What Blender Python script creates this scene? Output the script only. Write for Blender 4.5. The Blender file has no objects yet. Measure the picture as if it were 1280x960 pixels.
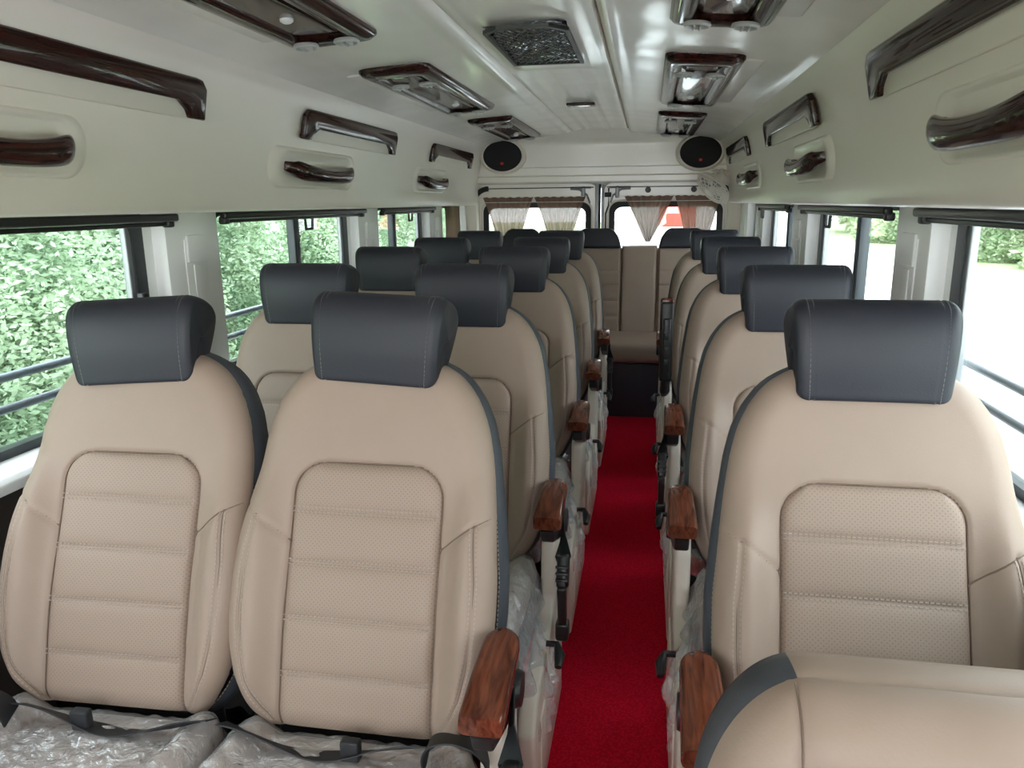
import bpy, bmesh, math, random
import numpy as np
from mathutils import Vector, Matrix, noise
random.seed(7); rng = np.random.default_rng(7)
C = bpy.context.scene.collection
PI = math.pi
R = math.radians
CX = -0.36            # centre line of the vehicle

# ------------------------------------------------------------------ materials
def mat(name, col, rough=.5, spec=.5, metal=0, coat=0, coat_rough=.05, noise_scale=None, bump=0, bump_dist=.002,
        var=0, var_scale=6, sheen=0, detail=3):
    m = bpy.data.materials.new(name); m.use_nodes = True
    nt = m.node_tree; b = nt.nodes['Principled BSDF']
    b.inputs['Base Color'].default_value = (*col, 1)
    b.inputs['Roughness'].default_value = rough
    b.inputs['Specular IOR Level'].default_value = spec
    b.inputs['Metallic'].default_value = metal
    b.inputs['Coat Weight'].default_value = coat
    b.inputs['Coat Roughness'].default_value = coat_rough
    b.inputs['Sheen Weight'].default_value = sheen
    tc = nt.nodes.new('ShaderNodeTexCoord')
    if bump:
        n = nt.nodes.new('ShaderNodeTexNoise'); n.inputs['Scale'].default_value = noise_scale; n.inputs['Detail'].default_value = detail
        nt.links.new(tc.outputs['Object'], n.inputs['Vector'])
        bp = nt.nodes.new('ShaderNodeBump'); bp.inputs['Strength'].default_value = bump; bp.inputs['Distance'].default_value = bump_dist
        nt.links.new(n.outputs['Fac'], bp.inputs['Height']); nt.links.new(bp.outputs['Normal'], b.inputs['Normal'])
        if coat: nt.links.new(bp.outputs['Normal'], b.inputs['Coat Normal'])
    if var:
        n = nt.nodes.new('ShaderNodeTexNoise'); n.inputs['Scale'].default_value = var_scale; n.inputs['Detail'].default_value = 5
        nt.links.new(tc.outputs['Object'], n.inputs['Vector'])
        r = nt.nodes.new('ShaderNodeValToRGB')
        r.color_ramp.elements[0].position = .3; r.color_ramp.elements[1].position = .7
        r.color_ramp.elements[0].color = (*[c*(1-var) for c in col], 1)
        r.color_ramp.elements[1].color = (*[min(1, c*(1+var)) for c in col], 1)
        nt.links.new(n.outputs['Fac'], r.inputs['Fac']); nt.links.new(r.outputs['Color'], b.inputs['Base Color'])
    return m

def wood(name, dark, light, scale=(60, 6, 60), rough=.2, coat=.45):
    m = mat(name, dark, rough=rough, spec=.12, coat=coat, coat_rough=.03)
    nt = m.node_tree; b = nt.nodes['Principled BSDF']
    tc = nt.nodes.new('ShaderNodeTexCoord'); mp = nt.nodes.new('ShaderNodeMapping')
    mp.inputs['Scale'].default_value = scale
    nt.links.new(tc.outputs['Object'], mp.inputs['Vector'])
    n = nt.nodes.new('ShaderNodeTexNoise'); n.inputs['Scale'].default_value = 1; n.inputs['Detail'].default_value = 6
    n.inputs['Distortion'].default_value = 1.0
    nt.links.new(mp.outputs['Vector'], n.inputs['Vector'])
    r = nt.nodes.new('ShaderNodeValToRGB')
    r.color_ramp.elements[0].position = .35; r.color_ramp.elements[1].position = .66
    r.color_ramp.elements[0].color = (*dark, 1); r.color_ramp.elements[1].color = (*light, 1)
    nt.links.new(n.outputs['Fac'], r.inputs['Fac']); nt.links.new(r.outputs['Color'], b.inputs['Base Color'])
    return m

M = {}
BEIGE = (.315, .236, .190)
M['beige'] = mat('beige_leather', BEIGE, rough=.5, spec=.35, noise_scale=330, bump=.32, bump_dist=.0008, var=.05, var_scale=5)
M['slate'] = mat('slate_leather', (.022, .0235, .033), rough=.46, spec=.38, noise_scale=380, bump=.35, bump_dist=.0008)
M['gusset'] = mat('grey_blue_leather', (.060, .066, .080), rough=.5, spec=.4, noise_scale=300, bump=.3, bump_dist=.0008)
M['stitch'] = mat('pale_thread', (.38, .31, .26), rough=.8)
M['thread_grey'] = mat('grey_thread', (.16, .155, .15), rough=.8)
M['seam'] = mat('dark_seam_line', (.17, .12, .09), rough=.8)
M['pipe'] = mat('taupe_piping', (.36, .30, .25), rough=.6)
# perforated leather: a staggered grid of small dark holes
def perforated():
    m = mat('perforated_beige_leather', BEIGE, rough=.52, spec=.33)
    nt = m.node_tree; b = nt.nodes['Principled BSDF']; L = nt.links
    tc = nt.nodes.new('ShaderNodeTexCoord'); sp = nt.nodes.new('ShaderNodeSeparateXYZ'); L.new(tc.outputs['Object'], sp.inputs[0])
    def mth(op, a, bb=None):
        n = nt.nodes.new('ShaderNodeMath'); n.operation = op
        for i, v in enumerate((a, bb)):
            if v is None: continue
            if isinstance(v, (int, float)): n.inputs[i].default_value = v
            else: L.new(v, n.inputs[i])
        return n.outputs[0]
    P = .0085
    def layer(off):
        fx = mth('SUBTRACT', mth('FRACT', mth('ADD', mth('DIVIDE', sp.outputs[0], P), 10+off)), .5)
        fz = mth('SUBTRACT', mth('FRACT', mth('ADD', mth('DIVIDE', sp.outputs[2], P), 10+off)), .5)
        return mth('LESS_THAN', mth('ADD', mth('MULTIPLY', fx, fx), mth('MULTIPLY', fz, fz)) , .016)
    hole = mth('MAXIMUM', layer(0), layer(.5))
    mx = nt.nodes.new('ShaderNodeMix'); mx.data_type = 'RGBA'
    mx.inputs[6].default_value = (*BEIGE, 1); mx.inputs[7].default_value = (.225, .168, .136, 1)
    L.new(hole, mx.inputs[0]); L.new(mx.outputs[2], b.inputs['Base Color'])
    n = nt.nodes.new('ShaderNodeTexNoise'); n.inputs['Scale'].default_value = 300; L.new(tc.outputs['Object'], n.inputs['Vector'])
    bp = nt.nodes.new('ShaderNodeBump'); bp.inputs['Strength'].default_value = .3; bp.inputs['Distance'].default_value = .0008
    L.new(n.outputs['Fac'], bp.inputs['Height']); L.new(bp.outputs['Normal'], b.inputs['Normal'])
    return m
M['perf'] = perforated()
M['cream'] = mat('cream_panel', (.90, .85, .775), rough=.26, spec=.5, coat=.35, coat_rough=.12, noise_scale=3.2, bump=.35, bump_dist=.02, detail=1)
M['cream_wall'] = mat('cream_side_panel', (.84, .77, .69), rough=.34, spec=.45, coat=.15, coat_rough=.2, noise_scale=2.5, bump=.2, bump_dist=.015, detail=1)
M['cream_flat'] = mat('cream_plastic', (.78, .72, .635), rough=.42, spec=.4)
M['groove'] = mat('panel_gap', (.05, .045, .04), rough=.8)
M['white'] = mat('white_paint', (.88, .88, .87), rough=.35, spec=.4)
M['plastic_beige'] = mat('cream_seat_plastic', (.64, .57, .49), rough=.38, spec=.45)
M['black'] = mat('black_plastic', (.012, .012, .013), rough=.38, spec=.5)
M['rubber'] = mat('black_rubber', (.01, .01, .01), rough=.6)
M['frame'] = mat('dark_window_frame', (.03, .037, .043), rough=.4, spec=.5)
M['grey_metal'] = mat('grey_metal', (.28, .29, .30), rough=.4, metal=.6)
M['rail'] = mat('blue_grey_rail', (.10, .12, .15), rough=.3, spec=.5)
M['chrome'] = mat('chrome', (.8, .8, .8), rough=.1, metal=1)
M['web'] = mat('black_webbing', (.014, .015, .018), rough=.6, noise_scale=500, bump=.3, bump_dist=.0008)
M['wood_dark'] = wood('dark_gloss_wood', (.013, .005, .004), (.05, .016, .012), scale=(30, 4, 60))
M['wood_dark2'] = wood('dark_gloss_wood_panel', (.035, .017, .014), (.08, .037, .03), scale=(20, 3, 50), rough=.14)
M['wood_red'] = wood('red_brown_gloss_wood', (.050, .012, .007), (.165, .048, .024), scale=(70, 7, 40), rough=.22)
M['navy'] = mat('navy_vinyl', (.018, .018, .03), rough=.55, noise_scale=80, bump=.3)
M['dark_trim'] = mat('dark_brown_vinyl', (.03, .022, .02), rough=.5)
M['speaker'] = mat('speaker_cloth', (.006, .006, .008), rough=.75, noise_scale=400, bump=.5)
M['red_badge'] = mat('red_badge', (.6, .02, .02), rough=.4)
M['lens'] = mat('white_lens', (.75, .75, .75), rough=.3)
M['vent'] = mat('off_white_nozzle', (.48, .48, .46), rough=.35)
M['asphalt'] = mat('pale_road', (.62, .62, .62), rough=.8, var=.08, var_scale=.7)
M['dirt'] = mat('grassy_ground', (.34, .42, .22), rough=.95, var=.4, var_scale=1.2)
M['bark'] = mat('bark', (.10, .075, .05), rough=.9)
M['truck_white'] = mat('white_truck_paint', (.8, .8, .8), rough=.4)
M['truck_red'] = mat('red_truck_paint', (.55, .05, .03), rough=.4)
M['blue'] = mat('blue_board', (.05, .25, .7), rough=.4)

def carpet():
    m = mat('red_carpet', (.33, .004, .018), rough=.95, spec=.02, noise_scale=260, bump=1.0, bump_dist=.006)
    nt = m.node_tree; b = nt.nodes['Principled BSDF']; L = nt.links
    tc = nt.nodes.new('ShaderNodeTexCoord'); v = nt.nodes.new('ShaderNodeTexVoronoi'); v.inputs['Scale'].default_value = 120
    L.new(tc.outputs['Object'], v.inputs['Vector'])
    r = nt.nodes.new('ShaderNodeValToRGB'); r.color_ramp.elements[0].color = (.92, .015, .055, 1); r.color_ramp.elements[1].color = (.62, .008, .03, 1)
    r.color_ramp.elements[1].position = .7
    L.new(v.outputs['Distance'], r.inputs['Fac']); L.new(r.outputs['Color'], b.inputs['Base Color'])
    return m
M['carpet'] = carpet()

def mixmat(name, col, transp, rough=.08, ior=1.45, diffuse=None, dfac=0, bump=None, trans=False, tcol=(1, 1, 1), gl=1.0):
    """clear sheet: transparent, a fresnel gloss over it, and a share of diffuse"""
    m = bpy.data.materials.new(name); m.use_nodes = True; nt = m.node_tree; L = nt.links
    nt.nodes.remove(nt.nodes['Principled BSDF']); out = nt.nodes['Material Output']
    t = nt.nodes.new('ShaderNodeBsdfTransparent'); t.inputs[0].default_value = (*tcol, 1)
    g = nt.nodes.new('ShaderNodeBsdfGlossy'); g.inputs['Roughness'].default_value = rough; g.inputs[0].default_value = (gl, gl, gl, 1)
    f = nt.nodes.new('ShaderNodeLayerWeight'); f.inputs[0].default_value = .5
    f0 = ((ior-1)/(ior+1))**2*2
    pw = nt.nodes.new('ShaderNodeMath'); pw.operation = 'POWER'; pw.inputs[1].default_value = 5; L.new(f.outputs['Facing'], pw.inputs[0])
    ma = nt.nodes.new('ShaderNodeMath'); ma.operation = 'MULTIPLY_ADD'; ma.inputs[1].default_value = .6; ma.inputs[2].default_value = f0; L.new(pw.outputs[0], ma.inputs[0])
    mx = nt.nodes.new('ShaderNodeMixShader'); L.new(ma.outputs[0], mx.inputs[0])
    base = t.outputs[0]
    if dfac:
        d = nt.nodes.new('ShaderNodeBsdfDiffuse'); d.inputs[0].default_value = (*col, 1)
        dd = d.outputs[0]
        if trans:
            tr = nt.nodes.new('ShaderNodeBsdfTranslucent'); tr.inputs[0].default_value = (*col, 1)
            ad = nt.nodes.new('ShaderNodeMixShader'); ad.inputs[0].default_value = .45
            L.new(d.outputs[0], ad.inputs[1]); L.new(tr.outputs[0], ad.inputs[2]); dd = ad.outputs[0]
        m2 = nt.nodes.new('ShaderNodeMixShader'); m2.inputs[0].default_value = dfac
        L.new(t.outputs[0], m2.inputs[1]); L.new(dd, m2.inputs[2]); base = m2.outputs[0]
    if trans:
        L.new(base, out.inputs[0]); return m
    L.new(base, mx.inputs[1]); L.new(g.outputs[0], mx.inputs[2]); L.new(mx.outputs[0], out.inputs[0])
    if bump:
        tc = nt.nodes.new('ShaderNodeTexCoord'); n = nt.nodes.new('ShaderNodeTexNoise')
        n.inputs['Scale'].default_value = bump[0]; n.inputs['Detail'].default_value = 4; n.inputs['Distortion'].default_value = 1.2
        L.new(tc.outputs['Object'], n.inputs['Vector'])
        bp = nt.nodes.new('ShaderNodeBump'); bp.inputs['Strength'].default_value = bump[1]; bp.inputs['Distance'].default_value = bump[2]
        L.new(n.outputs['Fac'], bp.inputs['Height']); L.new(bp.outputs['Normal'], g.inputs['Normal']); L.new(bp.outputs['Normal'], f.inputs['Normal'])
    return m
M['glass'] = mixmat('window_glass', (1, 1, 1), 1, rough=.01, ior=1.35, tcol=(.92, .97, .96))
M['film'] = mixmat('clear_plastic_film', (.88, .88, .90), 1, rough=.07, ior=1.9, dfac=.28, bump=(22, 1.0, .02), tcol=(.97, .97, .98))
M['curtain'] = mixmat('brown_sheer_curtain', (.20, .125, .095), 1, dfac=.945, trans=True)

def leafmat(name, c1, c2, scale=1.5):
    m = bpy.data.materials.new(name); m.use_nodes = True; nt = m.node_tree; L = nt.links
    b = nt.nodes['Principled BSDF']; out = nt.nodes['Material Output']
    tc = nt.nodes.new('ShaderNodeTexCoord'); n = nt.nodes.new('ShaderNodeTexNoise'); n.inputs['Scale'].default_value = scale; n.inputs['Detail'].default_value = 6
    L.new(tc.outputs['Object'], n.inputs['Vector'])
    r = nt.nodes.new('ShaderNodeValToRGB'); r.color_ramp.elements[0].color = (*c1, 1); r.color_ramp.elements[1].color = (*c2, 1)
    r.color_ramp.elements[0].position = .35; r.color_ramp.elements[1].position = .65
    L.new(n.outputs['Fac'], r.inputs['Fac']); L.new(r.outputs['Color'], b.inputs['Base Color']); b.inputs['Roughness'].default_value = .55
    tr = nt.nodes.new('ShaderNodeBsdfTranslucent'); L.new(r.outputs['Color'], tr.inputs[0])
    mx = nt.nodes.new('ShaderNodeMixShader'); mx.inputs[0].default_value = .35
    L.new(b.outputs[0], mx.inputs[1]); L.new(tr.outputs[0], mx.inputs[2]); L.new(mx.outputs[0], out.inputs[0])
    return m
M['leaf'] = leafmat('hedge_leaf', (.27, .385, .25), (.60, .72, .52))
M['leaf2'] = leafmat('roadside_leaf', (.26, .36, .20), (.58, .62, .44), .8)

# ------------------------------------------------------------------ mesh helpers
def link(name, me, m, parent=None):
    o = bpy.data.objects.new(name, me); C.objects.link(o)
    if parent: o.parent = parent
    return o
def finish(name, bm, m, smooth=True, angle=35, recalc=True):
    if recalc: bmesh.ops.recalc_face_normals(bm, faces=bm.faces)
    me = bpy.data.meshes.new(name); bm.to_mesh(me); bm.free()
    for mm in (m if isinstance(m, (list, tuple)) else [m]): me.materials.append(M[mm] if isinstance(mm, str) else mm)
    if smooth:
        me.polygons.foreach_set('use_smooth', [True]*len(me.polygons))
        if angle: me.set_sharp_from_angle(angle=R(angle))
    return me
def obj(name, bm, m, parent=None, **k):
    return link(name, finish(name, bm, m, **k), m, parent)
def tag(o, label=None, cat=None, group=None, kind=None):
    if label: o['label'] = label
    if cat: o['category'] = cat
    if group: o['group'] = group
    if kind: o['kind'] = kind
    return o
def thing(name, label, cat, loc=(0, 0, 0), group=None, rz=0):
    o = bpy.data.objects.new(name, None); C.objects.link(o); o.empty_display_size = .05
    o.location = loc; o.rotation_euler = (0, 0, rz)
    return tag(o, label, cat, group)
def struct(name, bm, m, **k):
    o = obj(name, bm, m, **k); o['kind'] = 'structure'; return o
def rbox(bm, c, s, r=0, seg=3, rot=None):
    b = bmesh.new(); bmesh.ops.create_cube(b, size=1)
    for v in b.verts: v.co = Vector((v.co.x*s[0], v.co.y*s[1], v.co.z*s[2]))
    if r: bmesh.ops.bevel(b, geom=b.edges[:], offset=min(r, min(s)*.49), segments=seg, profile=.5, affect='EDGES')
    mtx = Matrix.Translation(c) @ (rot if rot else Matrix())
    merge(bm, b, mtx)
def merge(bm, b, mtx=None, mi=None):
    vs = [bm.verts.new((mtx @ v.co) if mtx else v.co) for v in b.verts]
    b.verts.index_update()
    for f in b.faces:
        try:
            nf = bm.faces.new([vs[v.index] for v in f.verts]); nf.material_index = f.material_index if mi is None else mi
        except ValueError: pass
    b.free()
def grid(bm, P, closed_u=False, closed_v=False, mi=0):
    """P[i][j] -> points"""
    n, m_ = len(P), len(P[0]); V = [[bm.verts.new(p) for p in row] for row in P]
    for i in range(n if closed_u else n-1):
        for j in range(m_ if closed_v else m_-1):
            a, b, c, d = V[i][j], V[(i+1) % n][j], V[(i+1) % n][(j+1) % m_], V[i][(j+1) % m_]
            try: f = bm.faces.new((a, b, c, d)); f.material_index = mi
            except ValueError: pass
    return V
def tube(bm, pts, r, seg=10, flat=1.0, caps=True, up=Vector((0, 0, 1))):
    pts = [Vector(p) for p in pts]; rs = r if isinstance(r, (list, tuple)) else [r]*len(pts); rings = []
    for i, p in enumerate(pts):
        t = (pts[min(i+1, len(pts)-1)]-pts[max(i-1, 0)]).normalized()
        a = t.cross(up)
        if a.length < 1e-4: a = t.cross(Vector((1, 0, 0)))
        a.normalize(); b = a.cross(t).normalized()
        rings.append([p+a*math.cos(2*PI*k/seg)*rs[i]+b*math.sin(2*PI*k/seg)*rs[i]*flat for k in range(seg)])
    V = grid(bm, rings, closed_v=True)
    if caps:
        bm.faces.new(V[0][::-1]); bm.faces.new(V[-1])
def lathe(bm, prof, c=(0, 0, 0), seg=28, rot=None, sx=1, sy=1):
    """prof: list (r, z) about local z"""
    mt = Matrix.Translation(c) @ (rot if rot else Matrix())
    P = [[mt @ Vector((r*math.cos(2*PI*k/seg)*sx, r*math.sin(2*PI*k/seg)*sy, z)) for k in range(seg)] for r, z in prof]
    V = grid(bm, P, closed_v=True)
    for row, (r, z) in ((V[0], prof[0]), (V[-1], prof[-1])):
        if r > 1e-5: bm.faces.new(row)
def prism(bm, pts, x0, x1, plane='YZ', r=0, seg=3):
    b = bmesh.new()
    f3 = {'YZ': lambda p, x: (x, p[0], p[1]), 'XZ': lambda p, x: (p[0], x, p[1]), 'XY': lambda p, x: (p[0], p[1], x)}[plane]
    A = [b.verts.new(f3(p, x0)) for p in pts]; B = [b.verts.new(f3(p, x1)) for p in pts]; n = len(pts)
    b.faces.new(A); b.faces.new(B[::-1])
    for i in range(n): b.faces.new((A[i], A[(i+1) % n], B[(i+1) % n], B[i]))
    bmesh.ops.recalc_face_normals(b, faces=b.faces)
    if r:
        es = [e for e in b.edges if len(e.link_faces) == 2 and e.calc_face_angle(0) > .35]
        bmesh.ops.bevel(b, geom=es, offset=r, segments=seg, profile=.5, affect='EDGES', clamp_overlap=True)
    merge(bm, b)
def rrect(w, h, r, n=6, cx=0, cy=0):
    """rounded rectangle outline, w,h full sizes"""
    pts = []
    for qx, qy, a0 in ((1, 1, 0), (-1, 1, 90), (-1, -1, 180), (1, -1, 270)):
        for k in range(n+1):
            a = R(a0+90*k/n); pts.append((cx+qx*(w/2-r)+r*math.cos(a), cy+qy*(h/2-r)+r*math.sin(a)))
    return pts
def frame_ring(bm, outer, inner, f3, d0, d1):
    """flat frame between two outlines with equal counts; f3(p, depth)"""
    rings = [[f3(p, d0) for p in outer], [f3(p, d0) for p in inner], [f3(p, d1) for p in inner], [f3(p, d1) for p in outer]]
    grid(bm, rings, closed_u=True, closed_v=True)
def sstep(a, b, x): t = np.clip((x-a)/(b-a), 0, 1); return t*t*(3-2*t)

# ------------------------------------------------------------------ SEATS
S_T = [0, .02, .05, .1, .16, .22, .3, .4, .465, .55, .6, .64, .67, .69, .71, .725, .732]
S_W = [.17, .195, .216, .240, .253, .258, .258, .249, .241, .229, .217, .199, .178, .157, .122, .072, .02]
def hw(s): return np.interp(s, S_T, S_W)
def hw_sm(s): return (hw(np.clip(s-.008, 0, .732))+2*hw(s)+hw(np.clip(s+.008, 0, .732)))/4
INS_W, INS_T, INS_R = .147, .507, .062
def ins_hw(s):
    s = np.asarray(s, float); t = np.clip((s-(INS_T-INS_R))/INS_R, 0, 1)
    return INS_W-INS_R*(1-np.sqrt(np.clip(1-t*t, 0, 1)))
LINES = [.112, .215, .318, .416]
def polydist(X, Z, poly):
    D = np.full(X.shape, 9.)
    for (x0, z0), (x1, z1) in zip(poly[:-1], poly[1:]):
        dx, dz = x1-x0, z1-z0; L2 = dx*dx+dz*dz+1e-12
        t = np.clip(((X-x0)*dx+(Z-z0)*dz)/L2, 0, 1)
        D = np.minimum(D, np.hypot(X-x0-t*dx, Z-z0-t*dz))
    return D
ss = np.concatenate([np.linspace(0, .64, 50), np.linspace(.645, .732, 40)])
OUT_R = [(float(hw_sm(s)), float(s)) for s in ss]
OUTLINE = OUT_R+[(-x, s) for x, s in OUT_R[::-1]]
OUT_CL = OUTLINE+[OUTLINE[0]]
SEAM_D = [(.146, .352), (.17, .372), (.205, .398), (.256, .425)]
SEAM_B = [(float(hw(s))-.036, float(s)) for s in np.linspace(.02, .405, 16)]
def yf(X, Z, plain=False):
    X = np.asarray(X, float); Z = np.asarray(Z, float); A = abs(X)
    d = polydist(X, Z, OUT_CL)
    y = -.055-.014*np.exp(-((Z-.2)/.16)**2)
    y = y-.034*sstep(.15, .205, A)*(1-sstep(.34, .52, Z))*sstep(-.05, .08, Z)
    y = y-.008*(1-A/.26)*0
    t = np.clip(1-d/.05, 0, 1); y = y+.047*(1-np.sqrt(np.clip(1-t*t, 0, 1)))
    if not plain:
        y = y+.0045*np.exp(-(polydist(A, Z, SEAM_D)/.004)**2)
        y = y+.0035*np.exp(-(polydist(A, Z, SEAM_B)/.004)**2)
    return y
def back_front_mesh():
    bm = bmesh.new(); rows = np.concatenate([np.linspace(0, .66, 132), np.linspace(.664, .732, 22)])
    us = np.sin(np.linspace(-1, 1, 111)*PI/2*.93)/math.sin(PI/2*.93)
    Z = np.repeat(rows[:, None], len(us), 1); X = hw_sm(rows)[:, None]*us[None, :]
    Y = yf(X, Z)
    ins = np.minimum(ins_hw(Z)-abs(X), INS_T-Z)       # inside the insert the surface dips
    Y = Y+.010*sstep(-.006, .004, ins)
    n0 = rng.normal(size=3)
    Y = Y+.0012*np.sin(X*23+Z*9)*np.cos(Z*17)
    grid(bm, np.stack([X, Y, Z], -1).tolist())
    return finish('backrest', bm, 'beige', angle=None)
def insert_mesh():
    bm = bmesh.new(); rows = np.concatenate([np.linspace(.012, .445, 124), np.linspace(.448, INS_T-.0003, 26)])
    us = np.sin(np.linspace(-1, 1, 71)*PI/2*.95)/math.sin(PI/2*.95)
    Z = np.repeat(rows[:, None], len(us), 1); X = (ins_hw(rows))[:, None]*us[None, :]
    Y = yf(X, Z, True)-.001
    edges = [0]+LINES+[INS_T]; puff = np.zeros_like(Z)
    for a, b in zip(edges[:-1], edges[1:]):
        t = np.clip((Z-a)/(b-a), 0, 1); q = np.where((Z >= a) & (Z <= b), 1-abs(2*t-1)**5, 0); puff = np.maximum(puff, q)
    d = np.minimum(ins_hw(Z)-abs(X), np.maximum(INS_T-Z, 0))
    Y = Y-.0062*puff*(1-np.exp(-d/.012))+.010*np.exp(-d/.0045)
    grid(bm, np.stack([X, Y, Z], -1).tolist())
    return finish('backrest_insert', bm, 'perf', angle=None)
def offset_outline(o):
    P = np.array(OUTLINE); T = np.roll(P, -1, 0)-np.roll(P, 1, 0); N = np.stack([T[:, 1], -T[:, 0]], -1)
    N = N/np.linalg.norm(N, axis=1)[:, None]; return P+N*o
def gusset_mesh():
    bm = bmesh.new(); rings = []
    for o, y in ((-.004, -.012), (.002, -.004), (.007, .012), (.008, .03), (.005, .052), (-.008, .066), (-.03, .074)):
        Q = offset_outline(o); rings.append([(x, y, z) for x, z in Q])
    for k in (.7, .35, .02): rings.append([(x*k, .078+.004*(1-k), .36+(z-.36)*k) for x, z in offset_outline(-.03)])
    grid(bm, rings, closed_v=True)
    return finish('side_gusset', bm, 'gusset')
def dashes(bm, poly, step=.0085, ln=.0052, w=.0009, h=.0008, yoff=-.0012, yfun=yf):
    P = [np.array(p, float) for p in poly]; acc = 0; nxt = 0
    for a, b in zip(P[:-1], P[1:]):
        L = np.linalg.norm(b-a); 
        if L < 1e-9: continue
        t = (b-a)/L; n = np.array([-t[1], t[0]])
        while nxt <= acc+L:
            c = a+t*(nxt-acc); q = []
            for du, dv in ((-ln/2, -w), (ln/2, -w), (ln/2, w), (-ln/2, w)):
                p = c+t*du+n*dv; q.append((p[0], float(yfun(p[0], p[1]))+yoff, p[1]))
            vs = [bm.verts.new(v) for v in q]; top = [bm.verts.new((v[0], v[1]+h+.0006, v[2])) for v in q]
            bm.faces.new(vs)
            for i in range(4): bm.faces.new((vs[i], vs[(i+1) % 4], top[(i+1) % 4], top[i]))
            nxt += step
        acc += L
def stitch_mesh():
    bm = bmesh.new()
    def yi(x, z): return yf(x, z, True)-.0025
    for l in LINES:
        for o in (-.0045, .0045): dashes(bm, [(-INS_W+.006, l+o), (INS_W-.006, l+o)], yfun=yi, yoff=-.0022)
    for sgn in (-1, 1):
        for o in (-.0055, .0055): dashes(bm, [(sgn*(x+o), s) for x, s in SEAM_B])
    O = offset_outline(-.004)
    dashes(bm, [tuple(p) for p in O], yfun=lambda x, z: -.0135, w=.0010)
    return finish('stitching', bm, 'stitch', smooth=False)
# headrest, in its own frame: bottom centre at the origin
HR_H, HR_W = .178, .268
def hr_prof():
    P = [(-.030, .012), (-.048, .0), (-.058, .02), (-.074, .07), (-.082, .12), (-.078, .152), (-.060, .172), (-.035, .178), (.0, .178), (.028, .170), (.042, .150),
         (.038, .11), (.024, .06), (.008, .018), (-.008, .004)]
    # smooth closed spline
    out = []; n = len(P)
    for i in range(n):
        p0, p1, p2, p3 = [np.array(P[(i+k-1) % n]) for k in range(4)]
        for t in np.linspace(0, 1, 6, endpoint=False):
            out.append(.5*((2*p1)+(-p0+p2)*t+(2*p0-5*p1+4*p2-p3)*t*t+(-p0+3*p1-3*p2+p3)*t**3))
    return np.array(out)
def headrest_mesh():
    bm = bmesh.new(); pr = hr_prof(); c = np.array([-.02, .095]); rings = []
    us = []
    for k in range(0, 13): us.append((-1+.16*(1-math.cos(PI/2*k/12)), math.sin(PI/2*k/12)))
    L = [(u, s) for u, s in us]
    mid = [(u, 1) for u in np.linspace(-.83, .83, 45)[1:-1]]
    allu = L+mid+[(-u, s) for u, s in L[::-1]]
    for u, s in allu:
        seam = math.exp(-((abs(u)-.80)/.018)**2)
        ring = []
        sc = .80+.20*s
        if s < .02: sc = .02
        for y, z in pr:
            q = c+(np.array([y, z])-c)*(sc-.012*seam)
            x = u*HR_W/2*(.93+.07*min(1, max(0, z/HR_H*1.15)))
            bulge = .003*(1-u*u)
            ring.append((x, q[0]-(bulge if y < -.03 else 0), q[1]))
        rings.append(ring)
    V = grid(bm, rings, closed_v=True); bm.faces.new(V[0]); bm.faces.new(V[-1])
    return finish('headrest', bm, 'slate', angle=60)
def hr_stitch_mesh():
    bm = bmesh.new(); pr = hr_prof(); n = len(pr); c = np.array([-.02, .095])
    seg = [i for i in range(n) if pr[i][0] < .03]
    for sgn in (-1, 1):
        for u in (.765, .835):
            k = 0
            while k < n-1:
                a, b = pr[k], pr[(k+1) % n]; L = np.linalg.norm(b-a)
                for t in (.5,):
                    p = a+(b-a)*t; nrm = np.array([(b-a)[1], -(b-a)[0]]); nrm /= np.linalg.norm(nrm)+1e-9
                    if np.dot(nrm, p-c) < 0: nrm = -nrm
                    p2 = p+nrm*.0008; tt = (b-a)*.36
                    x = sgn*u*HR_W/2*(.93+.07*min(1, max(0, p[1]/HR_H*1.15)))
                    vs = [bm.verts.new((x-.0008, *(p2-tt))), bm.verts.new((x+.0008, *(p2-tt))), bm.verts.new((x+.0008, *(p2+tt))), bm.verts.new((x-.0008, *(p2+tt)))]
                    lo = [bm.verts.new((v.co.x, v.co.y-nrm[0]*.002, v.co.z-nrm[1]*.002)) for v in vs]
                    bm.faces.new(vs)
                    for i in range(4): bm.faces.new((vs[i], vs[(i+1) % 4], lo[(i+1) % 4], lo[i]))
                k += 1
    return finish('headrest_stitching', bm, 'thread_grey', smooth=False)
# cushion: plan x in +-.25, y from -.50 (front) to .02; top z about .485
CW, CY0, CY1 = .238, -.50, -.015
CPLAN = rrect(CW*2, CY1-CY0, .07, 8, 0, (CY0+CY1)/2)
def czt(X, Y):
    d = polydist(X, Y, CPLAN+[CPLAN[0]]); t = np.clip(1-d/.045, 0, 1)
    z = .478+.028*sstep(.14, .2, abs(X))+.02*sstep(-.1, -.4, Y)*0-.045*(1-np.sqrt(np.clip(1-t*t, 0, 1)))
    z = z+.02*np.clip((-Y-.05)/.4, 0, 1)
    z = z-.005*np.exp(-((abs(X)-.145)/.005)**2)
    return z
def cushion_mesh():
    bm = bmesh.new(); n = 60; ys = np.linspace(CY0, CY1, n)
    rows = []
    for y in ys:
        dy = min(y-CY0, CY1-y); h = CW-.07+math.sqrt(max(0, .07**2-max(0, .07-dy)**2)) if dy < .07 else CW
        xs = np.linspace(-h, h, 61); rows.append(np.stack([xs, np.full(61, y), czt(xs, np.full(61, y))], -1).tolist())
    grid(bm, rows)
    return finish('seat_cushion', bm, 'beige', angle=None)
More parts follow.
